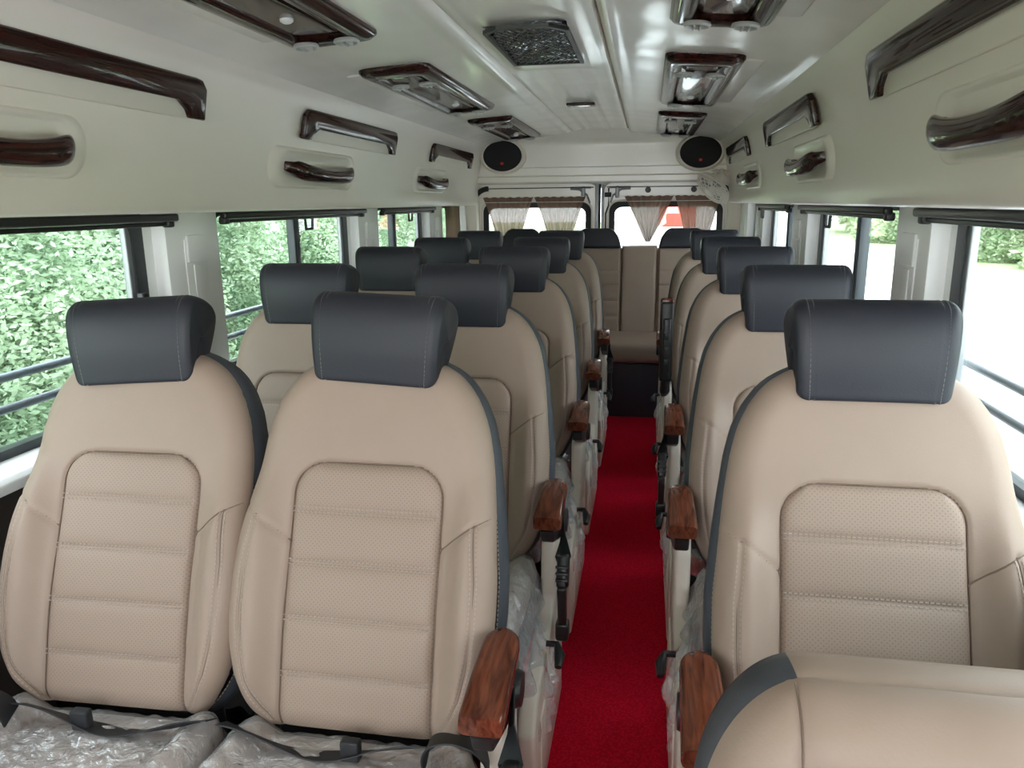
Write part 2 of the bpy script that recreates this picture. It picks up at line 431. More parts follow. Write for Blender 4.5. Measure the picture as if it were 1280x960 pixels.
def cushion_side_mesh():
    bm = bmesh.new(); P = np.array(CPLAN); c = np.array([0, (CY0+CY1)/2]); rings = []
    for k, z in ((.985, .452), (1.01, .44), (1.015, .40), (1.0, .35), (.97, .335), (.02, .335)):
        rings.append([(x, y, z) for x, y in c+(P-c)*k])
    grid(bm, rings, closed_v=True); return finish('cushion_side', bm, 'gusset')
def film_mesh(side):
    """crumpled plastic wrap; side = +1/-1 gives a torn flap on that side, 0 none"""
    bm = bmesh.new(); P = np.array(CPLAN); c = np.array([0, (CY0+CY1)/2]); rings = []
    nn = len(P); fine = []
    for i in range(nn):
        for t in np.linspace(0, 1, 5, endpoint=False): fine.append(P[i]*(1-t)+P[(i+1) % nn]*t)
    # resample evenly
    F = np.array(fine+[fine[0]]); L = np.concatenate([[0], np.cumsum(np.linalg.norm(np.diff(F, axis=0), axis=1))]); N = 220
    q = np.linspace(0, L[-1], N, endpoint=False); P = np.stack([np.interp(q, L, F[:, 0]), np.interp(q, L, F[:, 1])], -1)
    def nz(v, s, a): return a*noise.noise(Vector(v)*s)
    ks = list(np.linspace(.03, 1.0, 46))
    for k in ks:
        Q = c+(P-c)*k; z = czt(Q[:, 0], Q[:, 1])+.005
        rings.append([(x, y, zz+abs(nz((x*1.3, y*.8, 3), 16, .012))+nz((x, y*2, 9), 45, .004)) for (x, y), zz in zip(Q, z)])
    for d in np.linspace(.01, .16, 14):
        row = []
        for i, (x, y) in enumerate(P):
            nrm = np.array([x, (y-c[1])*.9]); nrm /= np.linalg.norm(nrm)
            fl = 1.0; dd = d; ex = 0
            if side and x*side > CW*.8: g_ = math.exp(-((y+.32)/.12)**2); dd = d*(1.1+.6*g_); fl = 1.25; ex = .045*min(1, d/.06)*g_
            w = (.012*math.sin(q[i]*95+4*noise.noise(Vector((q[i]*6, 0, 1))))+nz((q[i]*4, d*8, 2), 3, .02))*min(1, d/.05)*fl
            row.append((x+nrm[0]*(.012+w+.05*d+ex), y+nrm[1]*(.012+w+.05*d), .455-dd+nz((q[i]*5, 0, 5), 2, .03)*d/.16))
        rings.append(row)
    grid(bm, rings, closed_v=True)
    return finish('plastic_cover', bm, 'film', angle=None)
def base_mesh():
    bm = bmesh.new()
    rbox(bm, (0, -.22, .32), (.40, .40, .05), .01)
    rbox(bm, (-.14, -.22, .15), (.05, .36, .30), .01); rbox(bm, (.14, -.22, .15), (.05, .36, .30), .01)
    rbox(bm, (0, -.22, .02), (.42, .42, .03), .008)
    rbox(bm, (0, .03, .40), (.36, .05, .14), .015)
    return finish('seat_base', bm, 'black')
def side_cover_mesh(sg):
    bm = bmesh.new()
    P = [(-.50, .03), (-.52, .30), (-.44, .36), (-.22, .385), (-.11, .42), (-.095, .56), (-.06, .615), (.02, .625), (.055, .58), (.06, .03)]
    prism(bm, P, sg*.250, sg*.292, 'YZ', r=.011, seg=3)
    P2 = [(-.42, .10), (-.42, .28), (-.1, .30), (0, .33), (0, .10)]
    prism(bm, P2, sg*.28, sg*.297, 'YZ', r=.006, seg=2)
    return finish('side_cover', bm, 'plastic_beige')
def lever_mesh(sg):
    bm = bmesh.new()
    tube(bm, [(sg*.29, -.30, .40), (sg*.315, -.30, .40), (sg*.325, -.32, .385), (sg*.325, -.35, .37)], [.008, .009, .014, .009])
    return finish('recline_lever', bm, 'black')
def arm_cap_mesh(sg):
    bm = bmesh.new(); X = sg*.282; n = 26; rings = []
    for i in range(n+1):
        t = i/n
        y = -.228+.213*t; z = .680+.024*math.sin(t*PI/2)
        w = .036-.005*t; hgt = .019+.006*math.sin(PI*t)
        if i == 0: w *= .95; hgt *= .9
        if t > .85: k = math.sqrt(max(.02, 1-((t-.85)/.15)**2)); w *= k; 
        ring = []
        for a in range(20):
            th = 2*PI*a/20; cx, cz = math.cos(th), math.sin(th)
            px = abs(cx)**.32*math.copysign(1, cx); pz = abs(cz)**(.6 if cz > 0 else .4)*math.copysign(1, cz)
            ring.append((X+w*px, y, z+hgt*pz*(1.0 if cz > 0 else .9)))
        rings.append(ring)
    V = grid(bm, rings, closed_v=True); bm.faces.new(V[0]); bm.faces.new(V[-1])
    return finish('wood_cap', bm, 'wood_red', angle=50)
def arm_core_mesh(sg):
    bm = bmesh.new(); X = sg*.282
    P = [(-.225, .66), (-.21, .625), (-.12, .59), (-.02, .56), (.03, .58), (.03, .685), (0, .69), (-.1, .69)]
    prism(bm, P, X-.018, X+.018, 'YZ', r=.006, seg=2)
    lathe(bm, [(0, -.03), (.03, -.03), (.034, -.02), (.034, .02), (.03, .03), (0, .03)], (X, -.01, .60), 20, Matrix.Rotation(PI/2, 4, 'Y'))
    return finish('arm_bracket', bm, 'black')
def raised_arm_mesh(sg):
    bm = bmesh.new(); X = sg*.285
    rbox(bm, (X, -.13, .83), (.056, .040, .36), .008)
    rbox(bm, (X, -.153, .80), (.036, .02, .28), .008)
    for z in (.74, .80, .86): rbox(bm, (X, -.165, z), (.02, .01, .03), .003)
    tube(bm, [(X, -.13, .66), (X, -.11, .60), (X, -.06, .57)], [.02, .024, .018], 12)
    return finish('arm_bracket', bm, 'black')
def raised_cap_mesh(sg):
    bm = bmesh.new(); X = sg*.285; rbox(bm, (X, -.105, .84), (.062, .024, .37), .01); return finish('wood_cap', bm, 'wood_red')
def strap(bm, pts, w, th=.0022, side=Vector((0, 0, 1))):
    pts = [Vector(p) for p in pts]; rings = []
    for i, p in enumerate(pts):
        t = (pts[min(i+1, len(pts)-1)]-pts[max(i-1, 0)]).normalized(); sd = side[i] if isinstance(side, list) else side
        a = (Vector(sd)-t*t.dot(Vector(sd))).normalized(); nn = t.cross(a)
        rings.append([p+a*w/2+nn*th/2, p-a*w/2+nn*th/2, p-a*w/2-nn*th/2, p+a*w/2-nn*th/2])
    V = grid(bm, rings, closed_v=True); bm.faces.new(V[0]); bm.faces.new(V[-1])
def lap_belt_mesh(sg):
    """webbing lying in the crease between cushion and backrest, standing up in a loop on side sg"""
    bm = bmesh.new(); pts = []; sd = []
    for t in np.linspace(0, 1, 26):
        x = -sg*(.235-.40*t); pts.append((x, -.092-.012*math.sin(PI*t), .514+.012*math.cos(t*7)-.012*math.sin(PI*t))); sd.append((0, -.8, .45+.25*math.sin(t*9)))
    strap(bm, pts, .042, side=sd)
    pts, sd = [], []
    for t in np.linspace(0, 1, 22):
        a = PI*(1.0-t)
        pts.append((sg*(.205+.045*math.cos(a)+.02*t), -.115-.03*math.sin(t*PI), .512+.075*math.sin(a)**.8)); sd.append((.1, -.9, .35))
    strap(bm, pts, .05, th=.003, side=sd)
    rbox(bm, (sg*.02, -.106, .513), (.035, .02, .040), .004)
    return finish('lap_belt', bm, 'web')
def buckle_mesh(sg):
    bm = bmesh.new(); X = sg*.318
    rt = Matrix.Rotation(R(-22), 4, 'X')
    rbox(bm, (X, -.18, .535), (.03, .045, .085), .008, rot=rt)
    for k in range(3): rbox(bm, (X, -.212, .56-.018*k), (.032, .01, .007), .002, rot=rt)
    rbox(bm, (X, -.20, .45), (.022, .032, .12), .006, rot=Matrix.Rotation(R(10), 4, 'X'))
    rbox(bm, (X, -.19, .375), (.034, .04, .05), .008)
    return finish('buckle', bm, 'black')
def side_strap_mesh(sg):
    bm = bmesh.new(); X = sg*.300
    strap(bm, [(X, -.02, .60), (X+sg*.004, -.06, .62), (X+sg*.010, -.12, .60), (X+sg*.016, -.16, .565), (X+sg*.018, -.19, .53), (X+sg*.018, -.2, .46)], .042, side=Vector((0, .6, .6)))
    return finish('side_strap', bm, 'web')

def joined(a, b):
    bm = bmesh.new(); bm.from_mesh(a); n = len(bm.faces); bm.from_mesh(b); bm.faces.ensure_lookup_table(); k = len(a.materials)
    for f_ in bm.faces[n:]: f_.material_index += k
    for m_ in b.materials: a.materials.append(m_)
    bm.to_mesh(a); bm.free(); return a
def ribbon(bm, poly, w, yfun, yoff):
    P = np.array(poly, float); T = np.gradient(P, axis=0); T /= np.linalg.norm(T, axis=1)[:, None]+1e-9; N = np.stack([-T[:, 1], T[:, 0]], -1)
    rows = [[(q[0], float(yfun(q[0], q[1]))+yo, q[1]) for q, yo in ((p-n*w/2, yoff+.002), (p-n*w/4, yoff), (p+n*w/4, yoff), (p+n*w/2, yoff+.002))] for p, n in zip(P, N)]
    grid(bm, rows)
def dense(poly, st=.006):
    out = []
    for a, b in zip(poly[:-1], poly[1:]):
        n = max(1, int(math.hypot(b[0]-a[0], b[1]-a[1])/st))
        out += [(a[0]+(b[0]-a[0])*t/n, a[1]+(b[1]-a[1])*t/n) for t in range(n)]
    return out+[poly[-1]]
def seam_mesh():
    bm = bmesh.new()
    for sg in (-1, 1):
        ribbon(bm, dense([(sg*x, z) for x, z in SEAM_D[:-1]]+[(sg*.240, .417)]), .0028, yf, -.0012)
        ribbon(bm, dense([(sg*x, z) for x, z in SEAM_B]), .0018, yf, -.0008)
    zs = np.concatenate([np.linspace(.01, .445, 60), INS_T-INS_R+INS_R*np.sin(np.linspace(0, PI/2, 20))[1:]])
    Rr = [(float(ins_hw(z))+.0015, float(z)+.0008) for z in zs]; full = Rr+[(-x, z) for x, z in Rr[::-1]]
    ribbon(bm, dense(full, .008), .0034, lambda x, z: float(yf(x, z, True))+.0075, -.0035)
    return finish('seam', bm, 'seam', smooth=False)
MS = {}
MS['back'] = back_front_mesh(); MS['ins'] = insert_mesh(); MS['gus'] = gusset_mesh(); MS['back'] = joined(joined(MS['back'], stitch_mesh()), seam_mesh())
MS['hr'] = headrest_mesh(); joined(MS['hr'], hr_stitch_mesh()); MS['cus'] = cushion_mesh(); MS['cs'] = cushion_side_mesh(); MS['base'] = base_mesh()
def post_mesh():
    bm = bmesh.new()
    for x in (-.06, .06): tube(bm, [(x, -.01, -.06), (x, -.01, .03)], .006, 8)
    rbox(bm, (0, -.01, -.055), (.126, .012, .012), .003)
    return finish('headrest_post', bm, 'black')
MS['post'] = post_mesh()
for sg in (1, -1):
    MS['film', sg] = film_mesh(sg); MS['cov', sg] = side_cover_mesh(sg); MS['lev', sg] = lever_mesh(sg); MS['cap', sg] = arm_cap_mesh(sg)
    MS['core', sg] = arm_core_mesh(sg); MS['belt', sg] = lap_belt_mesh(sg); MS['buc', sg] = buckle_mesh(sg); MS['str', sg] = side_strap_mesh(sg)
MS['film', 0] = film_mesh(0)
MS['rarm'] = raised_arm_mesh(-1); MS['rcap'] = raised_cap_mesh(-1)
def part(name, me, parent, loc=(0, 0, 0), rot=(0, 0, 0), label=None):
    o = link(name, me, None, parent); o.location = loc; o.rotation_euler = rot
    if label: o['label'] = label
    return o
def seat(label, x, y, lean, aisle=0, dz=0, hr_roll=0, hr_yaw=0, buckle=False, raised=False, belt=0, rz=0, hr=(0, 0), film=None, group=None):
    t = thing('passenger_seat', label, 'seat', (x, y, 0), group, rz)
    b = part('backrest', MS['back'], t, (0, 0, .47+dz), (R(-lean), 0, 0), 'beige leather backrest')
    part('insert', MS['ins'], b, label='perforated quilted centre panel'); part('side_gusset', MS['gus'], b, label='grey side band')
    # the headrest stands on the backrest: placed through the same lean
    a = R(-lean); p = Matrix.Rotation(a, 4, 'X') @ Vector((hr[0], -.012, .648+hr[1])); p.z += .47+dz
    h = part('headrest', MS['hr'], t, p, (a, R(-hr_roll), R(hr_yaw)), 'dark slate leather headrest'); part('post', MS['post'], h)
    c = part('seat_cushion', MS['cus'], t, (0, 0, 0), label='beige leather seat cushion'); part('cushion_side', MS['cs'], c)
    part('plastic_cover', MS['film', aisle if film is None else film], t, label='clear crumpled plastic wrap over the cushion')
    part('seat_base', MS['base'], t)
    if aisle:
        part('side_cover', MS['cov', aisle], t, label='cream plastic side cover'); part('recline_lever', MS['lev', aisle], t)
        ar = part('armrest', MS['rarm'] if raised else MS['core', aisle], t, label='black armrest folded upright' if raised else 'black armrest bracket')
        part('wood_cap', MS['rcap'] if raised else MS['cap', aisle], ar, label='glossy red-brown wood armrest top')
    if belt: part('lap_belt', MS['belt', belt], t, label='black webbing lap belt')
    if buckle:
        s = part('side_strap', MS['str', aisle], t); part('buckle', MS['buc', aisle], s, label='black plastic buckle hanging in the aisle')
    return t
LA, LW, RA = -.503, -1.003, .387
rowY = [1.21, 1.97, 2.82, 3.62, 4.52]
pos = ['nearest row', 'second row back', 'third row back', 'fourth row back', 'just ahead of rear bench']
for i, y in enumerate(rowY):
    ln = 19 if i == 0 else 14; g = 'reclining seats left of the aisle'
    seat(f'beige seat with slate headrest at the left carpet edge, {pos[i]}', LA+(-.005 if i == 0 else 0), y, ln, 1,
         buckle=i in (0, 1, 4), belt=1 if i < 1 else 0, hr_roll=(-2.2 if i == 0 else 0), hr_yaw=(-3 if i == 0 else 0), hr=(0, .012 if i == 0 else 0), group=g)
    seat(f'beige seat with slate headrest beside the left windows, {pos[i]}', LW+(.035 if i == 1 else 0), y, ln, 0, rz=R(1.5) if i == 0 else 0,
         belt=-1 if i == 0 else 0, hr_roll=(3 if i == 0 else 0), hr_yaw=(4 if i == 0 else 0), hr=(-.012, -.002) if i == 0 else (0, 0), group=g)
for i, y in enumerate(rowY):
    ln = 19 if i == 0 else 14
    seat(f'beige seat with slate headrest right of the carpet, {pos[i]}'+(', armrest folded up' if i == 3 else ''), RA+(.008 if i == 2 else 0), y+(-.02 if i == 0 else 0), ln, -1, dz=.012 if i == 0 else 0,
         buckle=i == 2, raised=i == 3, group='single reclining seats right of the aisle')

# the seat in the right foreground: a backrest without headrest
def front_seat():
    t = thing('crew_seat', 'beige leather seatback without a headrest in the bottom right corner, grey piped edge', 'seat', (.350, .60, 0))
    W = .285; T = .538
    def h2(s):
        s = np.asarray(s, float); r = .17; t_ = np.clip((s-(T-r))/r, 0, 1); return W-.02*(1-np.clip(s/.1, 0, 1))-.11*(1-np.sqrt(np.clip(1-t_*t_, 0, 1)))-.03*np.clip(t_*5-4, 0, 1)*0
    rows = np.concatenate([np.linspace(0, T-.17, 30), T-.17+.17*np.sin(np.linspace(0, PI/2, 40))[1:]])
    OR = [(float(h2(s)), float(s)) for s in rows]; OR += [(x, T) for x in np.linspace(OR[-1][0], 0, 12)[1:]]
    OL = OR+[(-x, s) for x, s in OR[::-1][1:]]
    OC = OL+[OL[0]]
    us = np.linspace(-1, 1, 90); Z = np.repeat(rows[:, None], 90, 1); X = h2(rows)[:, None]*us[None]
    d = polydist(X, Z, OC); tt = np.clip(1-d/.055, 0, 1)
    Y = -.075+.06*(1-np.sqrt(np.clip(1-tt*tt, 0, 1)))
    sx = .197
    Y = Y+.006*np.exp(-((abs(X)-sx)/.0045)**2)-.004*sstep(sx, sx-.03, abs(X))*(d > 0)
    Y = Y+.0012*np.sin(X*60+np.sin(Z*30))*sstep(T-.1, T, Z)
    bm = bmesh.new(); grid(bm, np.stack([X, Y, Z], -1).tolist())
    b = obj('backrest', bm, 'beige', t, angle=None); b['label'] = 'beige leather backrest'
    bm = bmesh.new(); P = np.array(OL); Tn = np.roll(P, -1, 0)-np.roll(P, 1, 0); N = np.stack([Tn[:, 1], -Tn[:, 0]], -1); N /= np.linalg.norm(N, axis=1)[:, None]+1e-9
    rings = []
    for o, y in ((-.006, -.018), (.003, -.010), (.008, .006), (.008, .03), (.0, .055), (-.02, .066)): rings.append([(x, y, z) for x, z in P+N*o*.45])
    rings.append([(x*.02, .07, .3+(z-.3)*.02) for x, z in P])
    grid(bm, rings, closed_v=True)
    for fc in bm.faces:
        c_ = fc.calc_center_median()
        if abs(c_.x) < sx-.003 and c_.z > .3: fc.material_index = 1
    g = obj('side_gusset', bm, ['gusset', 'beige'], b); g['label'] = 'grey side band'
    bm = bmesh.new(); dashes(bm, [tuple(p) for p in P+N*-.008 if p[0] < -sx], yfun=lambda x, z: -.0285, w=.0012, yoff=-.0005)
    st = finish('stitching', bm, 'stitch', smooth=False)
    def y2(x, z): d_ = float(polydist(np.array([x]), np.array([z]), OC)[0]); q = min(1, max(0, 1-d_/.055)); return -.075+.06*(1-math.sqrt(max(0, 1-q*q)))+.004
    bm = bmesh.new()
    for s_ in (-1, 1): ribbon(bm, dense([(s_*sx, .02), (s_*sx, T-.002)]), .0022, y2, -.0022)
    joined(joined(b.data, st), finish('seam', bm, 'seam', smooth=False))
    b.location = (0, 0, .47); b.rotation_euler = (R(-12), 0, 0)
    for k in ('cus', 'base'): part({'cus': 'seat_cushion', 'base': 'seat_base'}[k], MS[k], t)
front_seat()

# ------------------------------------------------------------------ rear bench
def bench():
    t = thing('rear_bench', 'beige leather bench across the rear with dark headrest pads and a plain middle section', 'bench', (CX, 5.3, 0))
    y0 = .38; lean = R(-9)
    def section(name, x0, x1, top, ribs, lab=None):
        bm = bmesh.new(); nx, nz = 24, 60; rows = []
        xs = np.linspace(x0, x1, nx); zs = np.linspace(.50, top, nz)
        edges = [.50]+ribs+[top]
        for z in zs:
            row = []
            for x in xs:
                d = min(x-x0, x1-x, top-z); t_ = max(0, 1-d/.02); y = -.08+.03*(1-math.sqrt(max(0, 1-t_*t_)))
                if ribs:
                    for a, b in zip(edges[:-1], edges[1:]):
                        if a <= z <= b: q = abs(2*(z-a)/(b-a)-1); y += .009*q**6
                row.append((x, y, z))
            rows.append(row)
        grid(bm, rows)
        rbox(bm, ((x0+x1)/2, .0, (.5+top)/2), (x1-x0+.0, .10, top-.5-.004), .01)
        o = obj(name, bm, 'beige', t, angle=40); o.location = (0, y0-.02, 0); o.rotation_euler = (lean, 0, 0)
        if lab: o['label'] = lab
        return o
    ribs = [.62, .735, .85, .955]
    X = lambda x: x-CX
    secs = [(-1.28, -.631, 1), (-.630, -.1755, 1), (-.175, .0795, 0), (.080, .56, 1)]
    for a, b, r in secs:
        section('backrest', X(a), X(b), 1.125 if r else 1.14, ribs if r else [], None if r else 'plain middle section without headrest')
    for a, b in ((-1.09, -.75), (-.54, -.18), (.085, .45)):
        bm = bmesh.new()
        x0, x1 = X(a), X(b); w = (x1-x0); cx = (x0+x1)/2
        P = [(cx-w/2, 1.12), (cx-w/2+.02, 1.20), (cx-w/2+.06, 1.255), (cx-w/2+.09, 1.265), (cx+w/2-.09, 1.265), (cx+w/2-.06, 1.255), (cx+w/2-.02, 1.20), (cx+w/2, 1.12)]
        prism(bm, P, -.075, .05, 'XZ', r=.02, seg=4)
        o = obj('headrest', bm, 'slate', t); o.location = (0, y0-.03, .0); o.rotation_euler = (lean, 0, 0); o['label'] = 'dark slate headrest pad'
    bm = bmesh.new(); rbox(bm, (.0, .09, .455), (1.9, .60, .13), .045, 5); o = obj('seat_cushion', bm, 'beige', t, angle=60); o['label'] = 'long beige bench cushion'
    bm = bmesh.new(); rbox(bm, (.0, .14, .19), (1.92, .56, .38), .008); o = obj('bench_base', bm, 'navy', t); o['label'] = 'dark navy bench front'
bench()

# ------------------------------------------------------------------ shell
def prof_half():
    """(distance from the centre line, z) from the lower lip of the side panel up to the crown"""
    return [(1.04, 1.432), (.965, 1.430), (.952, 1.436), (.948, 1.47), (.945, 1.52), (.936, 1.58), (.925, 1.64), (.912, 1.70), (.897, 1.76), (.880, 1.82), (.866, 1.850), (.858, 1.862)]
def ceil_z(h):
    return float(np.interp(h, [0, .10, .19, .206, .222, .40, .60, .70, .78, .83, .858], [1.962, 1.961, 1.957, 1.953, 1.947, 1.925, 1.912, 1.903, 1.890, 1.876, 1.862]))
Y0, Y1, YB = -1.6, 6.14, 5.98
def shell():
    ys = np.linspace(Y0, YB+.05, 90)
    for sg, nm in ((-1, 'left'), (1, 'right')):
        bm = bmesh.new(); P = prof_half(); fine = []
        for a, b in zip(P[:-1], P[1:]):
            for t in (0, .5): fine.append((a[0]*(1-t)+b[0]*t, a[1]*(1-t)+b[1]*t))
        fine.append(P[-1])
        grid(bm, [[(CX+sg*(h+.004*math.sin(y*2.1+z*5)*(1 if 1.45 < z < 1.84 else 0)), y, z) for h, z in fine] for y in ys])
        struct('wall_%s_upper' % nm, bm, 'cream_wall', angle=50)
    bm = bmesh.new()
    hs = list(np.linspace(-.858, -.70, 10))+list(np.linspace(-.68, -.24, 22))+[-.222, -.214, -.206, -.198]+list(np.linspace(-.18, .18, 19))
    hs = hs+[.198, .206, .214, .222]+list(np.linspace(.24, .68, 22))+list(np.linspace(.70, .858, 10))
    rows = []
    for y in np.linspace(Y0, YB+.03, 140):
        row = []
        for h in hs:
            z = ceil_z(abs(h)); a = abs(h)
            z += (.024 if h > 0 else .010)*math.exp(-((a-.206)/.006)**2)                      # long groove
            z -= .007*math.exp(-((a-.235)/.014)**2)                      # rib beside the groove
            # raised tray round the air grille, shallow duct channel behind
            z -= .012*float(sstep(.165, .150, a)*sstep(1.9, 2.0, y)*sstep(3.22, 3.12, y))
            if y > 3.2: z += .008*(math.exp(-((a-.062)/.008)**2)+.7*math.exp(-((a-.13)/.02)**2))*float(sstep(3.2, 3.3, y))
            row.append((CX+h, y, z))
        rows.append(row)
    grid(bm, rows); struct('ceiling', bm, 'cream', angle=60)
    # outer skin so that daylight cannot leak in
    bm = bmesh.new()
    o = [(-1.16, .2), (-1.16, 1.47), (-1.0, 1.95), (-.7, 2.04), (.7, 2.04), (1.0, 1.95), (1.16, 1.47), (1.16, .2)]
    rbox(bm, (CX, (Y0+Y1)/2, 2.03), (1.9, Y1-Y0+.1, .03), .0)
    for sg in (-1, 1): 
        rbox(bm, (CX+sg*1.04, (Y0+Y1)/2, 1.74), (.03, Y1-Y0+.1, .6), 0, rot=Matrix.Rotation(R(-sg*8), 4, 'Y'))
    rbox(bm, (CX, Y1+.03, 1.84), (2.2, .03, .42), 0)
    struct('wall_outer', bm, 'white', smooth=False)
    # floor and carpet
    bm = bmesh.new(); rbox(bm, (CX, (Y0+Y1)/2, -.05), (2.24, Y1-Y0, .08), 0); struct('floor', bm, 'navy', smooth=False)
    bm = bmesh.new(); grid(bm, [[(x, y, .004+.001*math.sin(x*40+y*13)) for x in np.linspace(-.50, .40, 46)] for y in np.linspace(-.5, 5.2, 200)])
    tag(obj('carpet_runner', bm, 'carpet', angle=None), 'bright red carpet runner lying along the aisle floor', 'carpet')
shell()
bm = bmesh.new(); rbox(bm, (CX, Y0-.02, .45), (2.2, .06, .98), .01); rbox(bm, (CX, Y0-.02, 1.93), (2.2, .06, .26), .01)
for x_ in (-1.06, 1.06): rbox(bm, (CX+x_, Y0-.02, 1.3), (.10, .06, 1.2), .01)
struct('wall_front_light_block', bm, 'cream_flat')  # unseen cab front, added to cut the low light from ahead onto the seats
WIN = {-1: [(-1.3, -.15), (.30, 2.10), (2.39, 3.68), (3.97, 4.97), (5.29, 5.76)], 1: [(-1.3, -.15), (.30, 2.045), (2.31, 3.55), (3.89, 4.87), (5.17, 5.62)]}
IN, GL = 1.04, 1.098
wn = 0
for sg, nm in ((-1, 'left'), (1, 'right')):
    W = WIN[sg]; x = lambda h: CX+sg*h
    bm = bmesh.new()
    edges = [Y0]+[v for w in W for v in w]+[Y1-.02]
    for a, b in zip(edges[0::2], edges[1::2]):     # pillars
        rbox(bm, (x(1.075), (a+b)/2, 1.17), (.070, b-a, .60), .005, 2)
        rbox(bm, (x(1.097), (a+b)/2-.025, 1.17), (.024, b-a+.05, .60), 0)
        if a > 1:
            m_ = (a+b)/2; rbox(bm, (x(1.040), m_, 1.13), (.008, (b-a)*.40, .44), .003, 2)
    struct('wall_%s' % nm, bm, 'white', angle=40)
    bm = bmesh.new(); rbox(bm, (x(1.085), (Y0+Y1)/2, .45), (.07, Y1-Y0, .84), .0)
    struct('wall_%s_lower' % nm, bm, 'dark_trim', smooth=False)
    bm = bmesh.new(); prism(bm, [(x(.985), .845), (x(.985), .868), (x(1.00), .88), (x(1.13), .885), (x(1.13), .84)], Y0, Y1-.03, 'XZ', r=.004, seg=2)
    struct('trim_%d' % (1 if sg < 0 else 2), bm, 'white')
    # anchor covers on the pillars
    for k, (a, b) in enumerate(list(zip(edges[0::2], edges[1::2]))[2:5]):
        m_ = (a+b)/2; t = thing('belt_anchor_cover', ['cream rectangular belt anchor cover on the %s pillar nearest the camera', 'cream rectangular belt anchor cover on the middle %s pillar', 'cream rectangular belt anchor cover on the %s pillar nearest the rear doors'][k] % nm,
                                'belt anchor cover', (x(1.034), m_, 1.30), 'belt anchor covers')
        bm = bmesh.new(); rbox(bm, (0, 0, 0.02), (.009, .105, .085), .004); obj('cover_plate', bm, 'white', t)
        bm = bmesh.new(); rbox(bm, (0, .0, -.10), (.004, .045, .14), .0018); obj('slot_trim', bm, 'white', t)
    for i, (a, b) in enumerate(W):
        wn += 1; b0 = b; b = b-.05
        fw = .030
        w_ = bpy.data.objects.new('window_%d' % wn, None); C.objects.link(w_); w_['kind'] = 'structure'; w_.location = (x(GL), (a+b)/2, 1.16)
        bm = bmesh.new(); oy, oz = (b-a)/2, .285
        outer = rrect(2*oy+.01, 2*oz, .012, 5); inner = rrect(2*oy-2*fw-.03, 2*oz-2*fw, .05 if i else .05, 5)
        frame_ring(bm, outer, inner, lambda p, d: (d, p[0], p[1]), -.015, .015)
        obj('window_frame', bm, 'frame', w_)
        if 0 < i < 4:
            ym = {-1: {1: 1.10, 2: 3.07, 3: 4.36}, 1: {1: 1.10, 2: 2.87, 3: 4.25}}[sg][i]-(a+b)/2
            bm = bmesh.new(); rbox(bm, (0, ym, 0), (.036, .05, 2*oz-.06), .004); rbox(bm, (-sg*.016, ym, 0), (.01, .02, 2*oz-.06), .003); obj('sliding_bar', bm, 'frame', w_)
            bm = bmesh.new(); rbox(bm, (0, oy-.05, 0), (.02, .03, 2*oz-.07), .004); obj('pane_edge', bm, 'grey_metal', w_)
        bm = bmesh.new(); rbox(bm, (0, 0, 0), (.004, 2*oy-2*fw, 2*oz-2*fw), 0); obj('pane', bm, 'glass', w_, smooth=False)
        if i in (1, 2, 3):
            b = b0
            # roller blind bar and its pull
            bl = thing('roller_blind', ['black roller blind bar above the %s window nearest the camera', 'black roller blind bar above the middle %s window', 'black roller blind bar above the rearmost sliding window on the %s'][i-1] % nm, 'roller blind', (x(1.01), (a+b)/2, 1.405), 'roller blinds')
            bm = bmesh.new(); rbox(bm, (0, 0, 0.012), (.026, b-a+.03, .022), .007); obj('blind_case', bm, 'black', bl)
            for e in (-1, 1): bm = bmesh.new(); rbox(bm, (sg*.01, e*((b-a)/2-.01), -.004), (.026, .03, .024), .006); obj('end_bracket', bm, 'black', bl)
            bm = bmesh.new(); rbox(bm, (sg*.012, 0, -.006), (.012, b-a-.06, .012), .003); obj('bottom_bar', bm, 'black', bl)
            py = {-1: {1: -.0, 2: 3.02, 3: 4.42}, 1: {1: 1.05, 2: 2.98, 3: 4.62}}[sg][i]-(a+b)/2
            if sg < 0 and i == 1: py = 1.375-(a+b)/2
            bm = bmesh.new(); pts = [(0, -.035, -.0), (0, -.030, -.04), (0, .030, -.04), (0, .035, 0)]
            tube(bm, [(-.008*sg, py+p[1], p[2]-.012) for p in pts], .006, 8); obj('pull_handle', bm, 'black', bl)
    # latch on the nearest window, both sides
    t = thing('window_latch', 'small black latch on the frame of the %s window nearest the camera' % nm, 'latch', (x(1.065), 1.93 if sg > 0 else 2.0, 1.165), 'window latches')
    bm = bmesh.new(); rbox(bm, (0, 0, 0), (.022, .03, .085), .005); obj('latch_plate', bm, 'black', t)
    bm = bmesh.new(); rbox(bm, (-sg*.022, .012, .0), (.035, .028, .028), .005); obj('latch_knob', bm, 'frame', t)
    # guard rails outside
    for z, wd in ((1.052, 'upper'), (.975, 'lower')):
        bm = bmesh.new(); tube(bm, [(x(1.155), -1.2, z), (x(1.155), 4.9, z)], .0115, 12)
        for yy in (-.8, 2.24, 3.8): rbox(bm, (x(1.138), yy, z), (.045, .03, .03), .004)
        tag(obj('guard_rail', bm, 'rail'), f'{wd} grey guard rail running outside the {nm} windows', 'guard rail', 'guard rails outside the windows')

